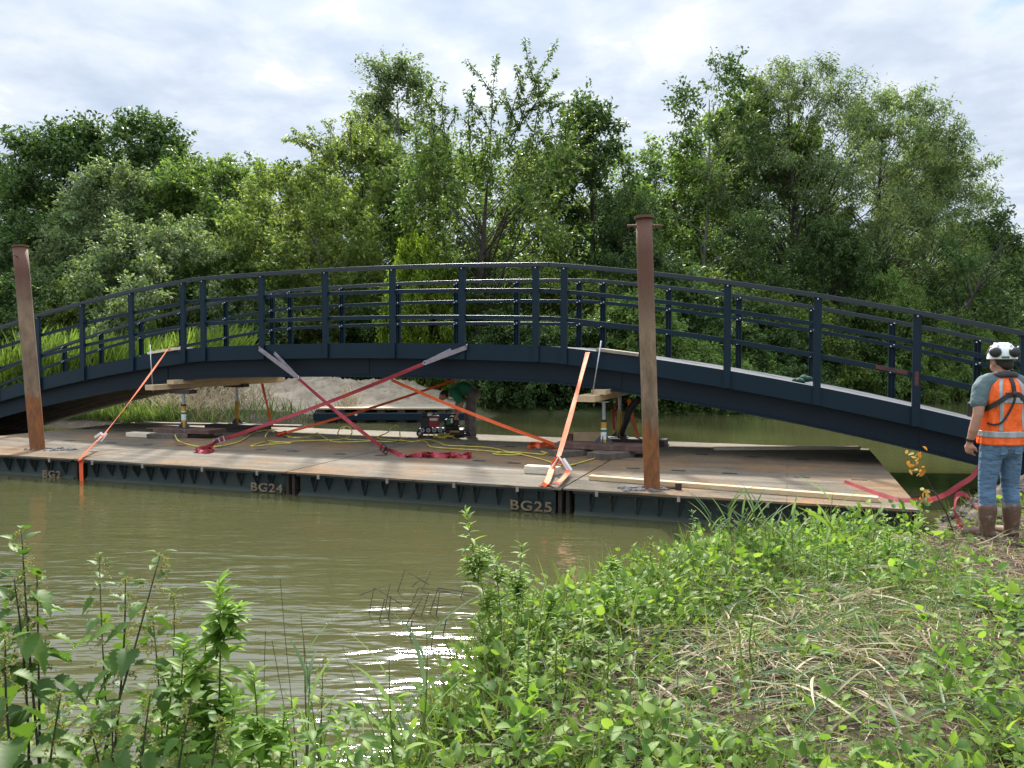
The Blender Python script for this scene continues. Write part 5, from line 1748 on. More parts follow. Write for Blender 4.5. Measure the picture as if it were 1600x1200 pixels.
# understorey along the water's edge
SHR = [('shrubA', 'dark'), ('shrubB', 'dark'), ('shrubC', 'mid'), ('shrubA', 'mid'), ('shrubB', 'olive'), ('shrubC', 'dark')]
spots = []
for x in np.arange(-.2, 7.5, 1.1): spots.append((x, 26.4 + random.uniform(0, .8), 0))
for x, y in zip(np.linspace(4.5, 23, 17), np.linspace(26.2, 39.2, 17)): spots.append((x, y + random.uniform(.2, 1.2), 1))
for x, y in zip(np.linspace(6, 25, 14), np.linspace(29.5, 43, 14)): spots.append((x, y + random.uniform(.2, 1.5), 2))
for x in np.arange(-26, 8, 1.9): spots.append((x, 32.5 + random.uniform(-.6, 1.5) + (3.2 if -14 < x < -6.5 else 0), 2))
for x, y in zip(np.linspace(24, 40, 8), np.linspace(41, 56, 8)): spots.append((x, y + 1.5, 2))
for i, (x, y, row) in enumerate(spots):
    key, lf = SHR[(i * 5 + row * 2 + (i // 3)) % 6]
    if row == 0 and lf == 'olive': lf = 'dark'
    me_w, me_c = TM[key]
    ck = key + '_' + lf
    if ck not in TM:
        c2 = me_c.copy()
        c2.materials.clear()
        TM[ck] = (me_w, c2)
    sc_ = random.uniform(.75, 1.1) * (.8 if row == 0 else 1.25 if row == 2 else 1)
    lab = {0: 'dark green shrub hanging over the water behind the barge', 1: 'green shrub at the waterline along the right part of the far bank', 2: 'leafy bush in the row under the far bank trees'}[row]
    put_tree(TM[ck], (BK, LM[lf]), x, y, sc_, random.uniform(0, 6.28), lab, 'shrub', {0: 'shrubs behind the barge', 1: 'shrubs along the right far bank', 2: 'bushes under the trees'}[row], 'bush')

# the wood far behind reads as one mass
soup = Soup()
rng = np.random.default_rng(44)
for k in range(420):
    x = rng.uniform(-75, 110)
    y = rng.uniform(58, 72) + max(0, x - 25) * .75
    h = rng.uniform(6, 11.5) * (1.0 if x > -45 else .9)
    c = np.array([x, y, rng.uniform(.5, h)])
    n_ = 170
    P = c + rng.normal(size=(n_, 3)) * np.array([1.6, 1.2, 1.2])
    P[:, 2] = np.abs(P[:, 2])
    soup.add(P, rvec(rng, n_), rvec(rng, n_) + np.array([0, -.2, .5]), .42, .26)
tag(link('distant_wood', soup.mesh('distant_wood'), LM['dark']), kind='stuff')

# ------------------------------------------------------------------ reeds and grass of the far bank
BL_T = np.array([[0, -.5, 0], [0, .5, 0], [.4, .45, .02], [.4, -.45, .02], [.75, .3, -.06], [.75, -.3, -.06], [1, 0, -.2]], float)
BL_F = [np.array([[0, 1, 2, 3], [3, 2, 4, 5]]), np.array([[5, 4, 6]])]
LM['reed'] = leaf_mat('reed_green', [(0.08, 0.13, 0.02), (0.115, 0.17, 0.03), (0.16, 0.215, 0.05)], .4, .36)
LM['grass'] = leaf_mat('bank_grass', [(0.06, 0.105, 0.02), (0.095, 0.145, 0.03), (0.17, 0.19, 0.07)], .42, .32)
LM['straw'] = leaf_mat('dry_straw', [(0.3, 0.24, 0.15), (0.4, 0.335, 0.22), (0.52, 0.46, 0.33)], .6, .25, (1.2, 1.1, .9))
LM['sedge'] = leaf_mat('sedge_bluegreen', [(0.07, 0.125, 0.06), (0.115, 0.17, 0.085), (0.17, 0.22, 0.12)], .4, .35)


def blades(soup, X, Y, Z, L, wd, rng, upness=1.2, windx=0.0):
    n_ = len(X)
    d = rng.normal(size=(n_, 3)) * .38
    d[:, 2] = upness
    d[:, 0] += windx
    nr = rng.normal(size=(n_, 3))
    nr[:, 2] = .4
    soup.add(np.stack([X, Y, Z], 1), d, nr, L, wd, BL_T, BL_F)


rng = np.random.default_rng(5)
n_ = 9000
X = rng.uniform(-19.5, -9.4, n_)
Y = rng.uniform(24.5, 28, n_)
soup = Soup()
top_ = np.clip(2.5 + .5 * smooth_noise(X, Y, 3, 1.0), 1.2, 2.8) * np.clip((X + 20) / 4, .55, 1)
blades(soup, X, Y, ground_z(X, Y) + rng.uniform(0, 1, n_) * (top_ - 1.0), rng.uniform(.7, 1.25, n_), .06, rng, 1.3, .35)
tag(link('reed_bed', soup.mesh('reed_bed'), LM['reed']), kind='stuff')
soup = Soup()
n_ = 6500
X = rng.uniform(-20, -5.4, n_)
X = np.where(rng.random(n_) < .7, rng.uniform(-20, -9.5, n_), X)
Y = 21.4 + rng.uniform(0, 1, n_) ** 1.5 * 1.9 + np.maximum(0, -(X + 12)) * .22
ok = water_dist(X, Y) > -.25
X, Y = X[ok], Y[ok]
blades(soup, X, Y, np.maximum(0, ground_z(X, Y)), rng.uniform(.25, .6, len(X)), .026, rng, 1.0)
tag(link('bank_grass', soup.mesh('bank_grass'), LM['grass']), kind='stuff')
soup = Soup()
n_ = 3600
X = rng.uniform(-13.5, -4.6, n_)
Y = rng.uniform(21.8, 23.6, n_)
ok = (water_dist(X, Y) > -.1) & (smooth_noise(X, Y, 31, 1.1) > -.12)
X, Y = X[ok], Y[ok]
blades(soup, X, Y, ground_z(X, Y) + rng.uniform(0, .35, len(X)) + .2 * np.clip(Y - 22.4, 0, 2), rng.uniform(.25, .6, len(X)), .022, rng, .45)
tag(link('dry_bank_grass', soup.mesh('dry_bank_grass'), LM['straw']), kind='stuff')
# lawn strip and low growth behind the heap
soup = Soup()
n_ = 9000
X = rng.uniform(-18, 3, n_)
Y = rng.uniform(30, 34, n_)
blades(soup, X, Y, ground_z(X, Y), rng.uniform(.2, .5, n_), .04, rng, 1.1)
tag(link('lawn_grass', soup.mesh('lawn_grass'), LM['grass']), kind='stuff')
# ------------------------------------------------------------------ plants of the near bank
def leaf_template(us, ws, droop, fold, teeth=0.0):
    """flat leaf with a raised margin along a drooping midrib"""
    V, F4, F3 = [], [], []
    n_ = len(us)
    for i, (a, w_) in enumerate(zip(us, ws)):
        w2 = w_ * ((1 - teeth) if i % 2 else 1)
        sh = .03 if (teeth and i % 2 == 0) else 0
        V += [(a, 0, -droop * a * a, 0), (a + sh, w2, -droop * a * a, fold * w2), (a + sh, -w2, -droop * a * a, fold * w2)]
    for i in range(n_ - 1):
        a, b = i * 3, (i + 1) * 3
        F4 += [(a, b, b + 1, a + 1), (b, a, a + 2, b + 2)]
    return np.array(V, float), [np.array(F4)]


us = np.array([0, .05, .11, .18, .25, .32, .4, .48, .56, .64, .72, .8, .87, .94, 1.0])
NET_T, NET_F = leaf_template(us, np.interp(us, [0, .1, .25, .5, .8, 1], [.04, .4, .5, .42, .17, 0]), .28, .35, .24)
us = np.array([0, .12, .3, .5, .7, .88, 1.0])
LAN_T, LAN_F = leaf_template(us, np.interp(us, [0, .12, .35, .6, .88, 1], [.08, .3, .5, .45, .18, 0]), .22, .4)
us = np.array([0, .08, .25, .45, .65, .85, 1.0])
OVL_T, OVL_F = leaf_template(us, np.interp(us, [0, .08, .3, .55, .85, 1], [.1, .42, .55, .48, .25, 0]), .18, .25, .08)
us = np.linspace(0, 1, 9)
REED_T, REED_F = leaf_template(us, np.interp(us, [0, .1, .4, .75, 1], [.3, .45, .5, .3, 0]), .3, .5)
us = np.linspace(0, 1, 6)
STR_T, STR_F = leaf_template(us, np.interp(us, [0, .5, 1], [.5, .45, .1]), .12, .4)

LM['nettle'] = leaf_mat('nettle_leaves', [(0.04, 0.085, 0.016), (0.065, 0.125, 0.02), (0.1, 0.165, 0.028)], .38, .3)
LM['herb'] = leaf_mat('willowherb_leaves', [(0.09, 0.165, 0.024), (0.14, 0.225, 0.034), (0.21, 0.3, 0.06)], .38, .4)
LM['cover'] = leaf_mat('ground_leaves', [(0.06, 0.12, 0.024), (0.115, 0.195, 0.034), (0.21, 0.29, 0.06)], .4, .38)
LM['seed'] = leaf_mat('nettle_flowers', [(0.16, 0.17, 0.06), (0.22, 0.2, 0.09)], .7, .3)
LM['autumn'] = leaf_mat('autumn_leaves', [(0.35, 0.13, 0.02), (0.42, 0.24, 0.04), (0.3, 0.26, 0.08)], .5, .35, (1.4, 1.2, .8))
LM['twig'] = leaf_mat('dead_twigs', [(0.09, 0.06, 0.04), (0.2, 0.15, 0.1), (0.3, 0.24, 0.16)], .8, .05)
LM['deadleaf'] = leaf_mat('dead_leaves', [(0.16, 0.1, 0.06), (0.28, 0.19, 0.11), (0.38, 0.3, 0.18)], .7, .15, (1.1, 1, .8))
M['stemdark'] = pmat('purple_brown_stem', (0.035, 0.024, 0.024), (0.055, 0.05, 0.028), 9, 0.5, 0, 0.1)
M['stemgreen'] = pmat('green_stem', (0.1, 0.15, 0.035), (0.13, 0.1, 0.045), 5, 0.5, 0, 0.1)


def stem_path(base, top, bow, rng, n_=12):
    base, top = np.asarray(base, float), np.asarray(top, float)
    side = np.array([rng.normal(), rng.normal(), 0]) * bow
    return smooth_path([base, base * .62 + top * .38 + side + np.array([(base - top)[0] * .08, 0, 0]), base * .25 + top * .75 + side * .6, top], n_ // 3)


def along(P, f):
    P = np.asarray(P)
    i = np.clip(f, 0, 1) * (len(P) - 1)
    a = int(min(i, len(P) - 2))
    return P[a] + (P[a + 1] - P[a]) * (i - a), unit(P[a + 1] - P[a])


def nettle(tops, base, seed, label, leaf=.11, step=.066, group=None, stemr=.0048, flowers=True, start=.25):
    rng = np.random.default_rng(seed)
    r = empty('nettle', base, label, 'nettle', group=group)
    soup = Soup()
    for top in tops:
        fl = Soup()
        fp = None
        b = np.asarray(base) + np.array([rng.normal() * .05, rng.normal() * .05, 0])
        P = stem_path(b, top, .025, rng)
        L = float(np.linalg.norm(np.asarray(top) - b))
        MB().tube(P, [stemr * (1.15 - .8 * i / (len(P) - 1)) for i in range(len(P))], 6).build('stem', M['stemdark'], r, smooth=True)
        n_ = int(L * (1 - start) / step)
        a0 = rng.uniform(0, 3.1)
        for k in range(n_ + 1):
            f = start + (1 - start) * k / n_
            p, t = along(P, f)
            size = leaf * (1.15 - .8 * max(0, (k / n_ - .45)) / .55) * rng.uniform(.75, 1.2)
            for q in (0, 1):
                if rng.random() < .06: continue
                a = a0 + k * 1.57 + q * math.pi + rng.normal() * .25
                hd = np.array([math.cos(a), math.sin(a), 0])
                pet = hd * size * .3 + np.array([0, 0, .012])
                dr = hd + np.array([0, 0, rng.uniform(-.95, .05) if k < n_ - 2 else rng.uniform(.2, .9)])
                soup.add(p + pet, dr, np.array([hd[0] * .3, hd[1] * .3, 1.0]) + rng.normal(size=3) * .15, size, size * rng.uniform(.55, .72), NET_T, NET_F)
                soup.add(p, pet, np.array([0, 0, 1.]), np.linalg.norm(pet) * 1.05, .004)
            if flowers and k > n_ * .45:
                if fp is not None: fl.add(fp, p - fp, np.array([0, 1., 0]), np.linalg.norm(p - fp), .003)
                fp = p
                for q in range(4):
                    a = rng.uniform(0, 6.28)
                    m_ = 9
                    hd = np.array([math.cos(a), math.sin(a), rng.uniform(-.5, .5)])
                    uu = rng.uniform(0.1, 1, m_)[:, None]
                    Pq = p + hd * uu * .045 * (1.3 - .5 * k / n_) + np.array([0, 0, -.03]) * uu ** 2
                    fl.add(p, Pq[np.argmax(uu)] - p, np.array([0, 0, 1.]), .045, .0025)
                    fl.add(Pq, rvec(rng, m_), rvec(rng, m_), .011, .006)
        if fl.n: link('flower_strings', fl.mesh('flower_strings'), LM['seed'], r)
    link('leaves', soup.mesh('leaves'), LM['nettle'], r)
    return r


def herb_mesh(seed, H, leaf, wid, n_, branch=0, lean=(0, 0), start=.12, tuft=True):
    """leafy upright plant standing at the origin -> (stem, leaf mesh)"""
    rng = np.random.default_rng(seed)
    mb, soup = MB(), Soup()
    stems = [(np.zeros(3), np.array([lean[0], lean[1], H]), 1.0)]
    for k in range(branch):
        f = rng.uniform(.3, .75)
        b = np.array([lean[0], lean[1], H]) * f
        a = rng.uniform(0, 6.28)
        stems.append((b, b + np.array([math.cos(a) * .11, math.sin(a) * .11, .24]) * H * rng.uniform(.6, 1.0), .55))
    for b, tp, s_ in stems:
        P = stem_path(b, tp, .02 * s_, rng)
        mb.tube(P, [.0048 * s_ * (1.1 - .8 * i / (len(P) - 1)) for i in range(len(P))], 6)
        m_ = int(n_ * s_)
        for k in range(m_):
            f = start + (1 - start) * k / m_
            p, t = along(P, f)
            a = k * 2.4 + rng.normal() * .3
            hd = np.array([math.cos(a), math.sin(a), 0])
            size = leaf * (s_ ** .5) * rng.uniform(.75, 1.2) * (1.0 - .55 * max(0, f - .55) / .45)
            dr = hd + np.array([0, 0, rng.uniform(-.35, .75) + .9 * max(0, f - .75) * 4])
            soup.add(p, dr, np.array([-hd[0] * .5, -hd[1] * .5, 1.0]) + rng.normal(size=3) * .2, size, size * wid, LAN_T, LAN_F)
    return mb, soup


def put_herb(ms, base, label, name='willowherb', rz=0.0, sc=1.0, group=None, leafm='herb', cat='plant'):
    st, so_ = ms
    r = empty(name, base, label, cat, rz, group)
    r.scale = (sc, sc, sc)
    if isinstance(st, MB):
        o = st.build('stem', M['stemgreen'], r, smooth=True, local=True)
        l_ = link('leaves', so_.mesh('leaves'), LM[leafm], r, True)
        return r, o.data, l_.data
    for nm_, me_ in (('stem', st), ('leaves', so_)):
        o = bpy.data.objects.new(nm_, me_)
        COL.objects.link(o)
        o.parent = r
    return r, st, so_


def on_bank(px, D, dx=0.0):
    x = at_px(px, D) + dx
    return np.array([x, D, gz(x, D)])


# nettles and leafy plants at the lower left
nettle([AT(34, 832, 2.3), AT(22, 905, 2.25), AT(58, 900, 2.35)], on_bank(45, 2.3), 1, 'tallest nettle with three dark stems at the left edge', group=None)
nettle([AT(250, 868, 2.4), AT(196, 905, 2.35)], on_bank(128, 2.35), 2, 'nettle with dark stems leaning right at the lower left', .1, .07)
nettle([AT(155, 872, 2.6)], on_bank(140, 2.6), 3, 'thin upright nettle with flowering tip at the lower left', .085, .07, stemr=.0035)
nettle([AT(272, 928, 2.6), AT(238, 960, 2.5)], on_bank(215, 2.5), 4, 'nettle with brownish flower strings in front of the bright leafy plant', .085, .07, stemr=.0036)
nettle([AT(505, 1030, 2.9)], on_bank(518, 2.9), 5, 'small thin nettle standing alone right of the leafy plants at the bottom', .05, .08, stemr=.003)
nettle([AT(8, 990, 1.9), AT(95, 1085, 1.9)], on_bank(30, 1.95), 6, 'broad leaved nettle filling the bottom left corner', .1, .06)
nettle([AT(175, 1110, 2.0), AT(235, 1085, 2.1), AT(140, 1130, 1.95)], on_bank(190, 2.05), 7, 'low dark nettle clump at the bottom left', .1, .055)
nettle([AT(300, 1090, 2.1), AT(345, 1120, 2.1)], on_bank(320, 2.1), 8, 'dark leaved nettle at the bottom under the bright leafy plant', .1, .055)
for k, (px, py, D, bpx, lf, n_, br, lab) in enumerate(((343, 908, 2.45, 310, .1, 60, 2, 'bright green leafy plant with curled top at the lower left'),
                                                      (288, 1000, 2.4, 280, .09, 46, 2, 'bright leafy plant just left of the one with the curled top'),
                                                      (322, 985, 2.5, 330, .085, 40, 1, 'leafy plant tight behind the one with the curled top'),
                                                      (395, 1045, 2.5, 380, .09, 34, 1, 'short leafy plant right of the one with the curled top'),
                                                      (445, 1110, 2.6, 440, .08, 30, 1, 'low leafy plant at the bottom beside the reed blades'),
                                                      (365, 1085, 2.3, 360, .1, 34, 1, 'low bright plant at the bottom edge left of centre'))):
    b = on_bank(bpx, D)
    tp = AT(px, py, D)
    put_herb(herb_mesh(60 + k, tp[2] - b[2], lf * 1.12, .36, int(n_ * 1.25), br + 1, (tp[0] - b[0], 0), .3), b, lab)


def reed(base, H, seed, label, nl=6, leaf=.42, wid=.024, lean=(0, 0), group=None, mat='sedge'):
    rng = np.random.default_rng(seed)
    r = empty('reed', base, label, 'reed', group=group)
    tp = np.asarray(base) + np.array([lean[0], lean[1], H])
    P = stem_path(base, tp, .03, rng)
    MB().tube(P, [.0042 * (1.1 - .75 * i / (len(P) - 1)) for i in range(len(P))], 6).build('stem', M['stemgreen'], r, smooth=True)
    soup = Soup()
    for k in range(nl):
        f = .22 + .76 * k / nl
        p, t = along(P, f)
        a = rng.uniform(0, 6.28)
        soup.add(p, np.array([math.cos(a) * .55, math.sin(a) * .4, rng.uniform(.55, 1.4)]), np.array([-math.cos(a), -math.sin(a), .6]), leaf * rng.uniform(.65, 1.15), wid * rng.uniform(.8, 1.2), REED_T, REED_F)
    link('blades', soup.mesh('blades'), LM[mat], r)
    return r


def blade_pair(base, targets, label, wid, seed, mat='reed'):
    r = empty('reed', base, label, 'reed')
    for tg in targets:
        d = np.asarray(tg) - np.asarray(base)
        soup = Soup()
        soup.add(base, d + np.array([0, 0, .12]) * np.linalg.norm(d), np.array([-d[0], .5, .9]), np.linalg.norm(d) * 1.12, wid, REED_T, REED_F)
        link('blade', soup.mesh('blade'), LM[mat], r)
    return r


b0 = on_bank(618, 2.9)
blade_pair(AT(622, 1165, 2.9), [AT(518, 1062, 2.85), AT(610, 1115, 2.9)], 'broad reed blade slanting up left at the bottom centre', .04, 1, 'sedge')
blade_pair(AT(617, 1118, 2.9), [AT(570, 1024, 2.85)], 'reed blade with pointed tip above the slanting one at the bottom centre', .032, 2, 'sedge')
reed(b0, .62, 31, 'reed stem carrying the broad blades at the bottom centre', 3, .3, .02, (-.03, 0))
reed(on_bank(640, 2.95), .72, 32, 'upright narrow reed right of the broad blades at the bottom centre', 5, .3, .016, (.06, 0))
reed(on_bank(470, 2.9), .72, 33, 'upright reed blade left of the slanting blade at the bottom', 4, .26, .018)
reed(on_bank(480, 2.8), .6, 34, 'short reed tuft at the bottom left of centre', 5, .28, .018)
reed(on_bank(240, 1.7), .62, 35, 'single long bright blade at the bottom edge among the nettles', 3, .34, .02, (.06, 0), mat='reed')

# tall willowherbs of the middle
for k, (px, py, D, bpx, lf, n_, br, lab) in enumerate(((727, 797, 4.25, 775, .085, 62, 3, 'tallest leafy willowherb standing before the water in the centre'),
                                                      (815, 850, 4.5, 800, .08, 52, 2, 'second tallest willowherb right of the tallest one'),
                                                      (775, 868, 4.35, 785, .075, 48, 2, 'willowherb between the two tallest ones'),
                                                      (868, 920, 4.6, 850, .075, 44, 2, 'willowherb with broader leaves right of the two tallest'),
                                                      (955, 870, 5.3, 958, .07, 44, 1, 'single willowherb against the water right of centre'),
                                                      (745, 960, 4.15, 770, .07, 40, 1, 'shorter willowherb low before the tallest one'),
                                                      (905, 945, 5.0, 905, .06, 36, 1, 'short willowherb between the broad leaved and the single one'))):
    b = on_bank(bpx, D)
    tp = AT(px, py, D)
    put_herb(herb_mesh(80 + k, tp[2] - b[2], lf * 1.35, .27, int(n_ * 1.0), br + 1, (tp[0] - b[0], 0), .18), b, lab)
# reeds in front of the barge
for k, (px, py, D, h2) in enumerate(((1112, 800, 6.6, 0), (1140, 785, 6.7, 0), (1160, 800, 6.8, 0), (1178, 790, 6.7, 0), (1195, 812, 6.9, 0))):
    b = on_bank(px + 12, D)
    reed(b, AT(px, py, D)[2] - b[2], 40 + k, ['leftmost reed of the tuft before the barge right of centre', 'tallest reed of the tuft before the barge', 'middle reed of the tuft before the barge', 'second reed from the right of the tuft before the barge', 'rightmost reed of the tuft before the barge'][k], 8, .36, .02, (-.06, 0), 'reeds before the barge')
blade_pair(AT(1322, 850, 5.2), [AT(1260, 785, 5.2), AT(1340, 832, 5.15), AT(1268, 850, 5.2)], 'reed with broad bright blades spread before the right end of the barge', .045, 3, 'reed')
reed(on_bank(1300, 5.3), .72, 47, 'reed stem with pale blades beside the broad bright blades', 6, .34, .02, (.02, 0))
reed(on_bank(1252, 5.4), .62, 48, 'slim reed left of the broad bright blades', 5, .3, .016, (-.05, 0))
nettle([AT(1195, 822, 5.9), AT(1213, 818, 5.9)], on_bank(1205, 5.9), 12, 'pair of dark nettle spikes before the barge', .05, .05, stemr=.003)
# sapling with autumn coloured leaves
sb = on_bank(1497, 7.5)
r = empty('sapling', sb, 'thin bare sapling with orange leaves at its top beside the barge corner', 'sapling')
P = smooth_path([sb, AT(1478, 800, 7.5), AT(1458, 765, 7.5), AT(1438, 728, 7.5)], 5)
MB().tube(P, [.008 * (1.1 - .8 * i / (len(P) - 1)) for i in range(len(P))], 6).build('stem', M['stemdark'], r, smooth=True)
P2 = smooth_path([along(P, .5)[0], AT(1462, 770, 7.55), AT(1450, 765, 7.6)], 4)
MB().tube(P2, .004, 5).build('twig', M['stemdark'], r, smooth=True)
rng = np.random.default_rng(9)
soup = Soup()
for c, n_, s_ in ((AT(1432, 718, 7.5), 14, .12), (AT(1448, 772, 7.6), 9, .08), (AT(1440, 735, 7.5), 6, .05)):
    soup.add(c + rng.normal(size=(n_, 3)) * s_ * .5, rvec(rng, n_) + np.array([0, 0, -.5]), rvec(rng, n_) + np.array([0, 0, .6]), .06, .04, OVL_T, OVL_F)
link('leaves', soup.mesh('leaves'), LM['autumn'], r)

# thin grass stems leaning over the water
for k, (px, py, D, bpx) in enumerate(((438, 905, 2.7, 462), (425, 1000, 2.6, 455), (470, 960, 2.8, 500), (535, 1010, 2.9, 590), (415, 985, 2.7, 420))):
    b, tp = on_bank(bpx, D), AT(px, py, D)
    o = MB().tube(stem_path(b, tp, .03, np.random.default_rng(k)), [.0022] * 6 + [.0012] * 7, 5).build('grass_stem', M['deadreed'])
    tag(o, ['tallest thin bare grass stem standing before the water left of centre', 'thin grass stem just left of the tallest bare one', 'thin bare grass stem right of the tallest one', 'bare grass stem leaning left over the broad reed blades', 'short thin grass stem close beside the bright leafy plants'][k], 'grass stem')

# broken reed stems standing in the water
rng = np.random.default_rng(14)
for k, (px, py, bent) in enumerate(((600, 945, 1), (618, 920, 1), (640, 935, 1), (655, 918, 1), (590, 965, 0), (606, 962, 0), (628, 975, 0), (639, 992, 0), (668, 955, 1), (680, 958, 1), (690, 990, 0), (655, 960, 1), (716, 930, 1), (700, 1030, 0), (728, 1050, 0), (575, 955, 1), (640, 955, 1), (672, 1010, 0))):
    b = G(px, py + 14, -.05)
    h = rng.uniform(.1, .2)
    k1 = b + np.array([rng.uniform(.02, .1), 0, .05 + h])
    pts = [b, k1] if not bent else [b, k1, k1 + np.array([rng.uniform(.1, .3) * rng.choice([-1, 1]), rng.uniform(-.1, .1), -rng.uniform(.02, h * .9)])]
    o = MB().tube(pts, .0042, 5).build('broken_reed', M['deadreed'])
    tag(o, 'broken dark reed stem sticking out of the water left of the tallest willowherb', 'reed stem', 'broken reed stems in the water')

# young plants scattered over the bank, copies of three kinds
kinds = [herb_mesh(101, .34, .06, .28, 26, 1), herb_mesh(102, .26, .07, .4, 20, 1), herb_mesh(103, .44, .06, .24, 34, 1)]
built = [None] * 3
rng = np.random.default_rng(23)
cnt = 0
while cnt < 64:
    x, y = rng.uniform(-.2, 4.4), rng.uniform(3.2, 7.6)
    d_ = float(water_dist(np.array([x]), np.array([y]))[0])
    if d_ < .03 or d_ > 1.7 or rng.random() > (1.2 if d_ < .7 else .25): continue
    if x > 3.6 and y > 6.2: continue
    k = rng.integers(0, 3)
    lab, grp = 'young leafy green plant in the growth along the near water edge', 'young plants along the near bank'
    src = kinds[k] if built[k] is None else built[k]
    r, a_, b_ = put_herb(src, (x, y, gz(x, y) - .01), lab, 'young_plant', rng.uniform(0, 6.28), rng.uniform(.7, 1.25), grp)
    built[k] = (a_, b_)
    cnt += 1

# ------------------------------------------------------------------ ground growth that nobody could count
rng = np.random.default_rng(77)


def scatter(n_, x0, x1, y0, y1, dens):
    X = rng.uniform(x0, x1, n_)
    Y = rng.uniform(y0, y1, n_)
    D_ = water_dist(X, Y)
    keep = rng.random(n_) < dens(X, Y, D_)
    return X[keep], Y[keep], D_[keep]


def gauss(X, Y, cx, cy, sx, sy):
    return np.exp(-((X - cx) / sx) ** 2 - ((Y - cy) / sy) ** 2)


bare = lambda X, Y: np.clip(gauss(X, Y, 4.7, 6.9, 1.5, 1.35) * 1.35 + gauss(X, Y, 6.5, 8.3, 2, 1.5) + .3 * gauss(X, Y, 3.3, 4.3, .9, .6) + .75 * gauss(X, Y, 4.1, 5.8, .9, .6), 0, 1)
strawy = lambda X, Y: np.clip(1.1 * gauss(X, Y, 1.3, 4.2, .8, .6) + .7 * gauss(X, Y, 2.3, 4.7, .7, .5) + .5 * gauss(X, Y, .6, 3.5, .5, .4) + .6 * gauss(X, Y, 2.2, 5.3, .6, .4), 0, 1)
# green grass blades
X, Y, D_ = scatter(70000, -1, 9, 1.6, 9.5, lambda X, Y, D: (D > -.05) * np.clip(.85 * np.exp(-np.maximum(D, 0) / .55) + .42 * (smooth_noise(X, Y, 9, 2.2) > -.05), 0, 1) * (1 - .9 * bare(X, Y)) * (1 - .3 * strawy(X, Y)))
soup = Soup()
n_ = len(X)
d = rng.normal(size=(n_, 3)) * .6
d[:, 2] = .9
L = rng.uniform(.08, .26, n_) * (1 + .75 * np.exp(-np.maximum(D_, 0) / .35))
soup.add(np.stack([X, Y, np.maximum(ground_z(X, Y), 0) - .01], 1), d, rng.normal(size=(n_, 3)) + np.array([0, 0, .3]), L, rng.uniform(.004, .009, n_), BL_T, BL_F)
X, Y, D_ = scatter(5200, -1, 4.5, 3, 8, lambda X, Y, D: (D > -.05) * np.clip(np.exp(-np.maximum(D - .15, 0) / .5), 0, 1) * (1 - bare(X, Y)))
n_ = len(X)
d = rng.normal(size=(n_, 3)) * .5
d[:, 2] = .9
soup.add(np.stack([X, Y, np.maximum(ground_z(X, Y), 0)], 1), d, rng.normal(size=(n_, 3)), rng.uniform(.22, .5, n_), rng.uniform(.008, .016, n_), REED_T, REED_F)
tag(link('grass', soup.mesh('grass'), LM['grass']), kind='stuff')
# flattened bluish sedge blades
X, Y, D_ = scatter(2400, 0, 4.5, 3.0, 7.3, lambda X, Y, D: (D > .1) * np.clip(1.0 * strawy(X, Y) + .4, 0, 1) * (1 - bare(X, Y)))
n_ = len(X)
soup = Soup()
a = rng.uniform(0, 6.28, n_)
d = np.stack([np.cos(a), np.sin(a) * .7, rng.uniform(-.05, .5, n_)], 1)
soup.add(np.stack([X, Y, ground_z(X, Y) + rng.uniform(.02, .12, n_)], 1), d, rng.normal(size=(n_, 3)) * .5 + np.array([0, 0, 1.]), rng.uniform(.1, .34, n_), rng.uniform(.007, .018, n_), REED_T, REED_F)
tag(link('flattened_sedge', soup.mesh('flattened_sedge'), LM['sedge']), kind='stuff')
# pale straw
X, Y, D_ = scatter(46000, -1, 8.5, 2.0, 8.6, lambda X, Y, D: (D > -.12) * np.clip(.5 * strawy(X, Y) + .24 + .15 * bare(X, Y), 0, 1) * np.clip((D + .15) / .4, .15, 1))
n_ = len(X)
soup = Soup()
a = rng.normal(.3, 1.0, n_) + rng.integers(0, 2, n_) * math.pi
d = np.stack([np.cos(a), np.sin(a), rng.normal(.03, .14, n_)], 1)
near_ = np.clip(strawy(X, Y), .2, 1)
soup.add(np.stack([X, Y, np.maximum(ground_z(X, Y), 0.005) + rng.uniform(.004, .11, n_) * near_], 1), d, rng.normal(size=(n_, 3)) * .4 + np.array([0, 0, 1.]), rng.uniform(.08, .42, n_) * (.55 + .45 * near_), rng.uniform(.003, .0075, n_), STR_T, STR_F)
tag(link('straw_litter', soup.mesh('straw_litter'), LM['straw']), kind='stuff')
# long thin arching grass over everything
X, Y, D_ = scatter(15000, -.8, 7, 2.0, 8, lambda X, Y, D: (D > 0) * np.clip(.62 - .8 * bare(X, Y), 0, 1))
n_ = len(X)
soup = Soup()
d = rng.normal(size=(n_, 3)) * .9
d[:, 2] = .75
soup.add(np.stack([X, Y, ground_z(X, Y)], 1), d, rng.normal(size=(n_, 3)) + np.array([0, 0, .8]), rng.uniform(.14, .42, n_), rng.uniform(.003, .007, n_), REED_T, REED_F)
tag(link('long_grass', soup.mesh('long_grass'), LM['grass']), kind='stuff')
# dry brown stems standing among the weeds by the water
X, Y, D_ = scatter(2600, -.5, 4.4, 3, 7.6, lambda X, Y, D: (D > -.05) * np.clip(.55 * np.exp(-np.maximum(D, 0) / .6), 0, 1) * (1 - bare(X, Y)))
n_ = len(X)
soup = Soup()
d = rng.normal(size=(n_, 3)) * .35
d[:, 2] = 1.0
soup.add(np.stack([X, Y, np.maximum(ground_z(X, Y), 0)], 1), d, rng.normal(size=(n_, 3)), rng.uniform(.15, .5, n_), rng.uniform(.003, .006, n_), STR_T, STR_F)
tag(link('dry_stems', soup.mesh('dry_stems'), LM['deadleaf']), kind='stuff')
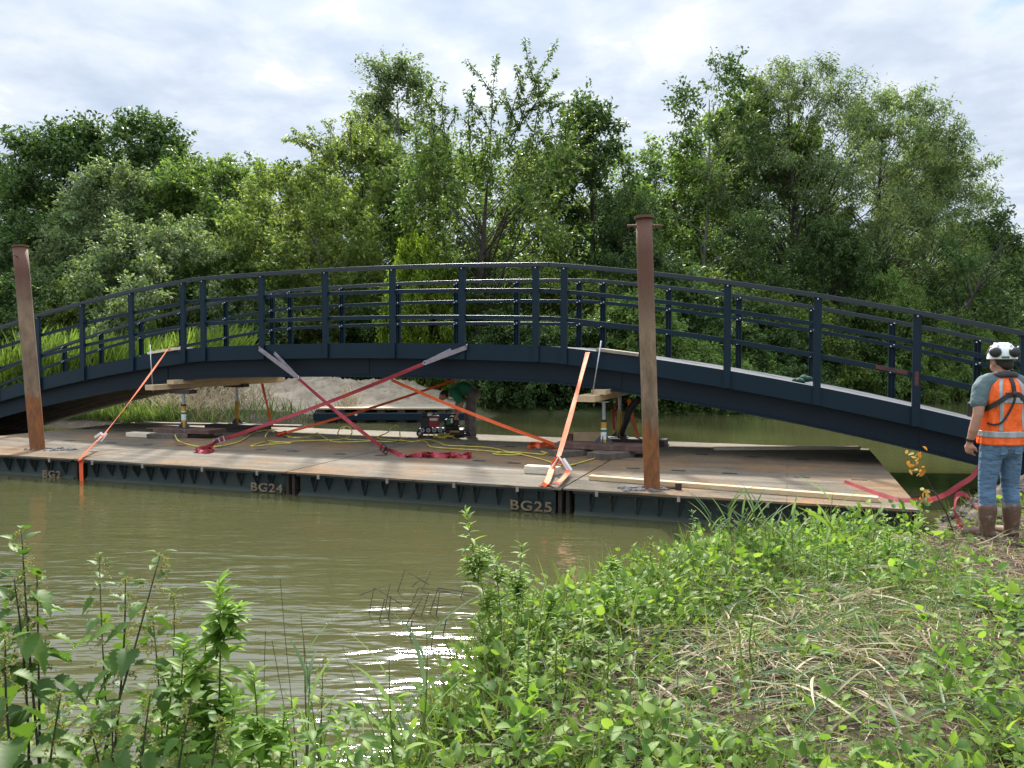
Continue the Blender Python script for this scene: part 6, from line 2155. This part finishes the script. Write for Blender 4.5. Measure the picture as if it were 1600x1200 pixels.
# broad dead reed leaves
X, Y, D_ = scatter(2600, -.5, 7, 2.2, 7.5, lambda X, Y, D: (D > 0) * np.clip(strawy(X, Y) + .22, 0, 1))
n_ = len(X)
soup = Soup()
a = rng.uniform(0, 6.28, n_)
d = np.stack([np.cos(a), np.sin(a), rng.normal(.12, .2, n_)], 1)
soup.add(np.stack([X, Y, ground_z(X, Y) + rng.uniform(.01, .12, n_)], 1), d, rng.normal(size=(n_, 3)) * .7 + np.array([0, 0, 1.]), rng.uniform(.1, .42, n_), rng.uniform(.007, .018, n_), REED_T, REED_F)
tag(link('dead_reed_leaves', soup.mesh('dead_reed_leaves'), LM['straw']), kind='stuff')
# brown twigs and chips where the ground is bare
X, Y, D_ = scatter(52000, 0, 9, 2.0, 9.8, lambda X, Y, D: (D > .02) * np.clip(.95 * bare(X, Y) + .15, 0, 1))
n_ = len(X)
soup = Soup()
a = rng.uniform(0, 6.28, n_)
d = np.stack([np.cos(a), np.sin(a), rng.uniform(-.05, .25, n_)], 1)
soup.add(np.stack([X, Y, ground_z(X, Y) + rng.uniform(.002, .03, n_)], 1), d, rng.normal(size=(n_, 3)) * .6 + np.array([0, 0, 1.]), rng.uniform(.03, .2, n_), rng.uniform(.003, .009, n_), STR_T, STR_F)
tag(link('twig_litter', soup.mesh('twig_litter'), LM['twig']), kind='stuff')
# dead leaves
X, Y, D_ = scatter(3000, 0, 9, 2.0, 9.5, lambda X, Y, D: (D > .05) * .6)
n_ = len(X)
soup = Soup()
soup.add(np.stack([X, Y, ground_z(X, Y) + rng.uniform(.005, .04, n_)], 1), rvec(rng, n_) * np.array([1, 1, .3]), rvec(rng, n_) * .6 + np.array([0, 0, 1.]), rng.uniform(.02, .06, n_), rng.uniform(.012, .035, n_), OVL_T, OVL_F)
tag(link('dead_leaves', soup.mesh('dead_leaves'), LM['deadleaf']), kind='stuff')
# broad leaved ground cover in clumps
soup = Soup()
cl_n = 0
for k in range(5200):
    x, y = rng.uniform(-.6, 8), rng.uniform(1.8, 8.4)
    d_ = float(water_dist(np.array([x]), np.array([y]))[0])
    if d_ < .02: continue
    pr = np.clip(1.0 * np.exp(-abs(d_ - .45) / .5) + .6 * (float(smooth_noise(np.array([x]), np.array([y]), 41, 2.4)[0]) > -.06), 0, 1) * (1 - .93 * float(bare(np.array([x]), np.array([y]))[0])) * (.85 + .15 * math.exp(-max(0, d_ - .8) / .5)) * (1 - .2 * float(strawy(np.array([x]), np.array([y]))[0]))
    if rng.random() > pr: continue
    z = gz(x, y)
    m_ = rng.integers(7, 20)
    hgt_ = rng.uniform(.06, .38) * (1 if d_ < 1 else .75)
    P = np.array([x, y, z]) + np.stack([rng.normal(size=m_) * .085, rng.normal(size=m_) * .085, rng.uniform(.15, 1, m_) * hgt_], 1)
    out_ = P - np.array([x, y, z - .05])
    sz_ = rng.uniform(.026, .08)
    soup.add(P, out_ * np.array([1, 1, .35]) + rng.normal(size=(m_, 3)) * .03, rng.normal(size=(m_, 3)) * .35 + np.array([0, 0, 1.]), sz_ * rng.uniform(.7, 1.3, m_), sz_ * rng.uniform(.5, .8, m_), *((NET_T, NET_F) if rng.random() < .62 else (OVL_T, OVL_F)))
tag(link('ground_cover', soup.mesh('ground_cover'), LM['cover']), kind='stuff')
# low leafy undergrowth at the foot of the nettles
soup = Soup()
n_ = 1500
X = rng.uniform(-2.0, -.35, n_)
Y = rng.uniform(1.5, 3.1, n_)
h_ = rng.uniform(.05, .52, n_) * np.clip(1 - (X + 1.2) ** 2 * .35, .35, 1)
sz_ = rng.uniform(.035, .08, n_)
soup.add(np.stack([X, Y, ground_z(X, Y) + h_], 1), rvec(rng, n_) * np.array([1, 1, .5]), rvec(rng, n_) * .5 + np.array([0, 0, .9]), sz_, sz_ * .5, LAN_T, LAN_F)
tag(link('undergrowth', soup.mesh('undergrowth'), LM['cover']), kind='stuff')
# heap of turned soil behind the man's legs
hx, hy = np.meshgrid(np.linspace(4.2, 8.6, 110), np.linspace(7.6, 10.2, 80))
env = np.exp(-((hx - 6.2) / 1.35) ** 4 - ((hy - 8.75) / .7) ** 2)
hz = ground_z(hx, hy) - .05 + env * (.34 + .16 * smooth_noise(hx, hy, 51, 5.5) + .09 * smooth_noise(hx, hy, 52, 14) + .05 * smooth_noise(hx, hy, 53, 30))
hi = np.arange(hx.size).reshape(hx.shape)
hq = np.stack([hi[:-1, :-1], hi[:-1, 1:], hi[1:, 1:], hi[1:, :-1]], -1).reshape(-1, 4)
M['clod'] = pmat('turned_soil', (0.15, 0.125, 0.105), (0.085, 0.068, 0.055), 5, 0.95, 0, 0.9, 25, dirt=(0.24, 0.2, 0.16), spec=0.15)
hz = hz + env * .022 * RNG.normal(size=hx.shape)
tag(link('soil_mound', np_mesh('soil_mound', np.stack([hx, hy, hz], -1).reshape(-1, 3), [hq], True), M['clod']), 'mound of lumpy dark soil on the bank behind the legs of the man', 'soil heap')

rng = np.random.default_rng(90)
mb = MB()
for k in range(620):
    if k < 330:
        x, y = 6.2 + rng.normal() * .9, 8.6 + rng.normal() * .5
    else:
        x, y = rng.uniform(1.5, 8), rng.uniform(2.2, 9)
        if rng.random() > float(bare(np.array([x]), np.array([y]))[0]) + .12: continue
    e_ = math.exp(-((x - 6.2) / 1.35) ** 4 - ((y - 8.75) / .7) ** 2)
    z = gz(x, y) + e_ * (.30 + .16 * float(smooth_noise(np.array([x]), np.array([y]), 51, 5.5)[0]))
    s_ = rng.uniform(.012, .05) * (1.3 if k < 330 else .8)
    b0_ = len(mb.v)
    mb.sphere((x, y, z), (s_ * rng.uniform(.7, 1.3), s_, s_ * .7), 7, 5)
    for q in range(b0_, len(mb.v)):
        mb.v[q] = tuple(np.array(mb.v[q]) + rng.normal(size=3) * s_ * .16)
tag(mb.build('soil_clods', M['clod']), kind='stuff')
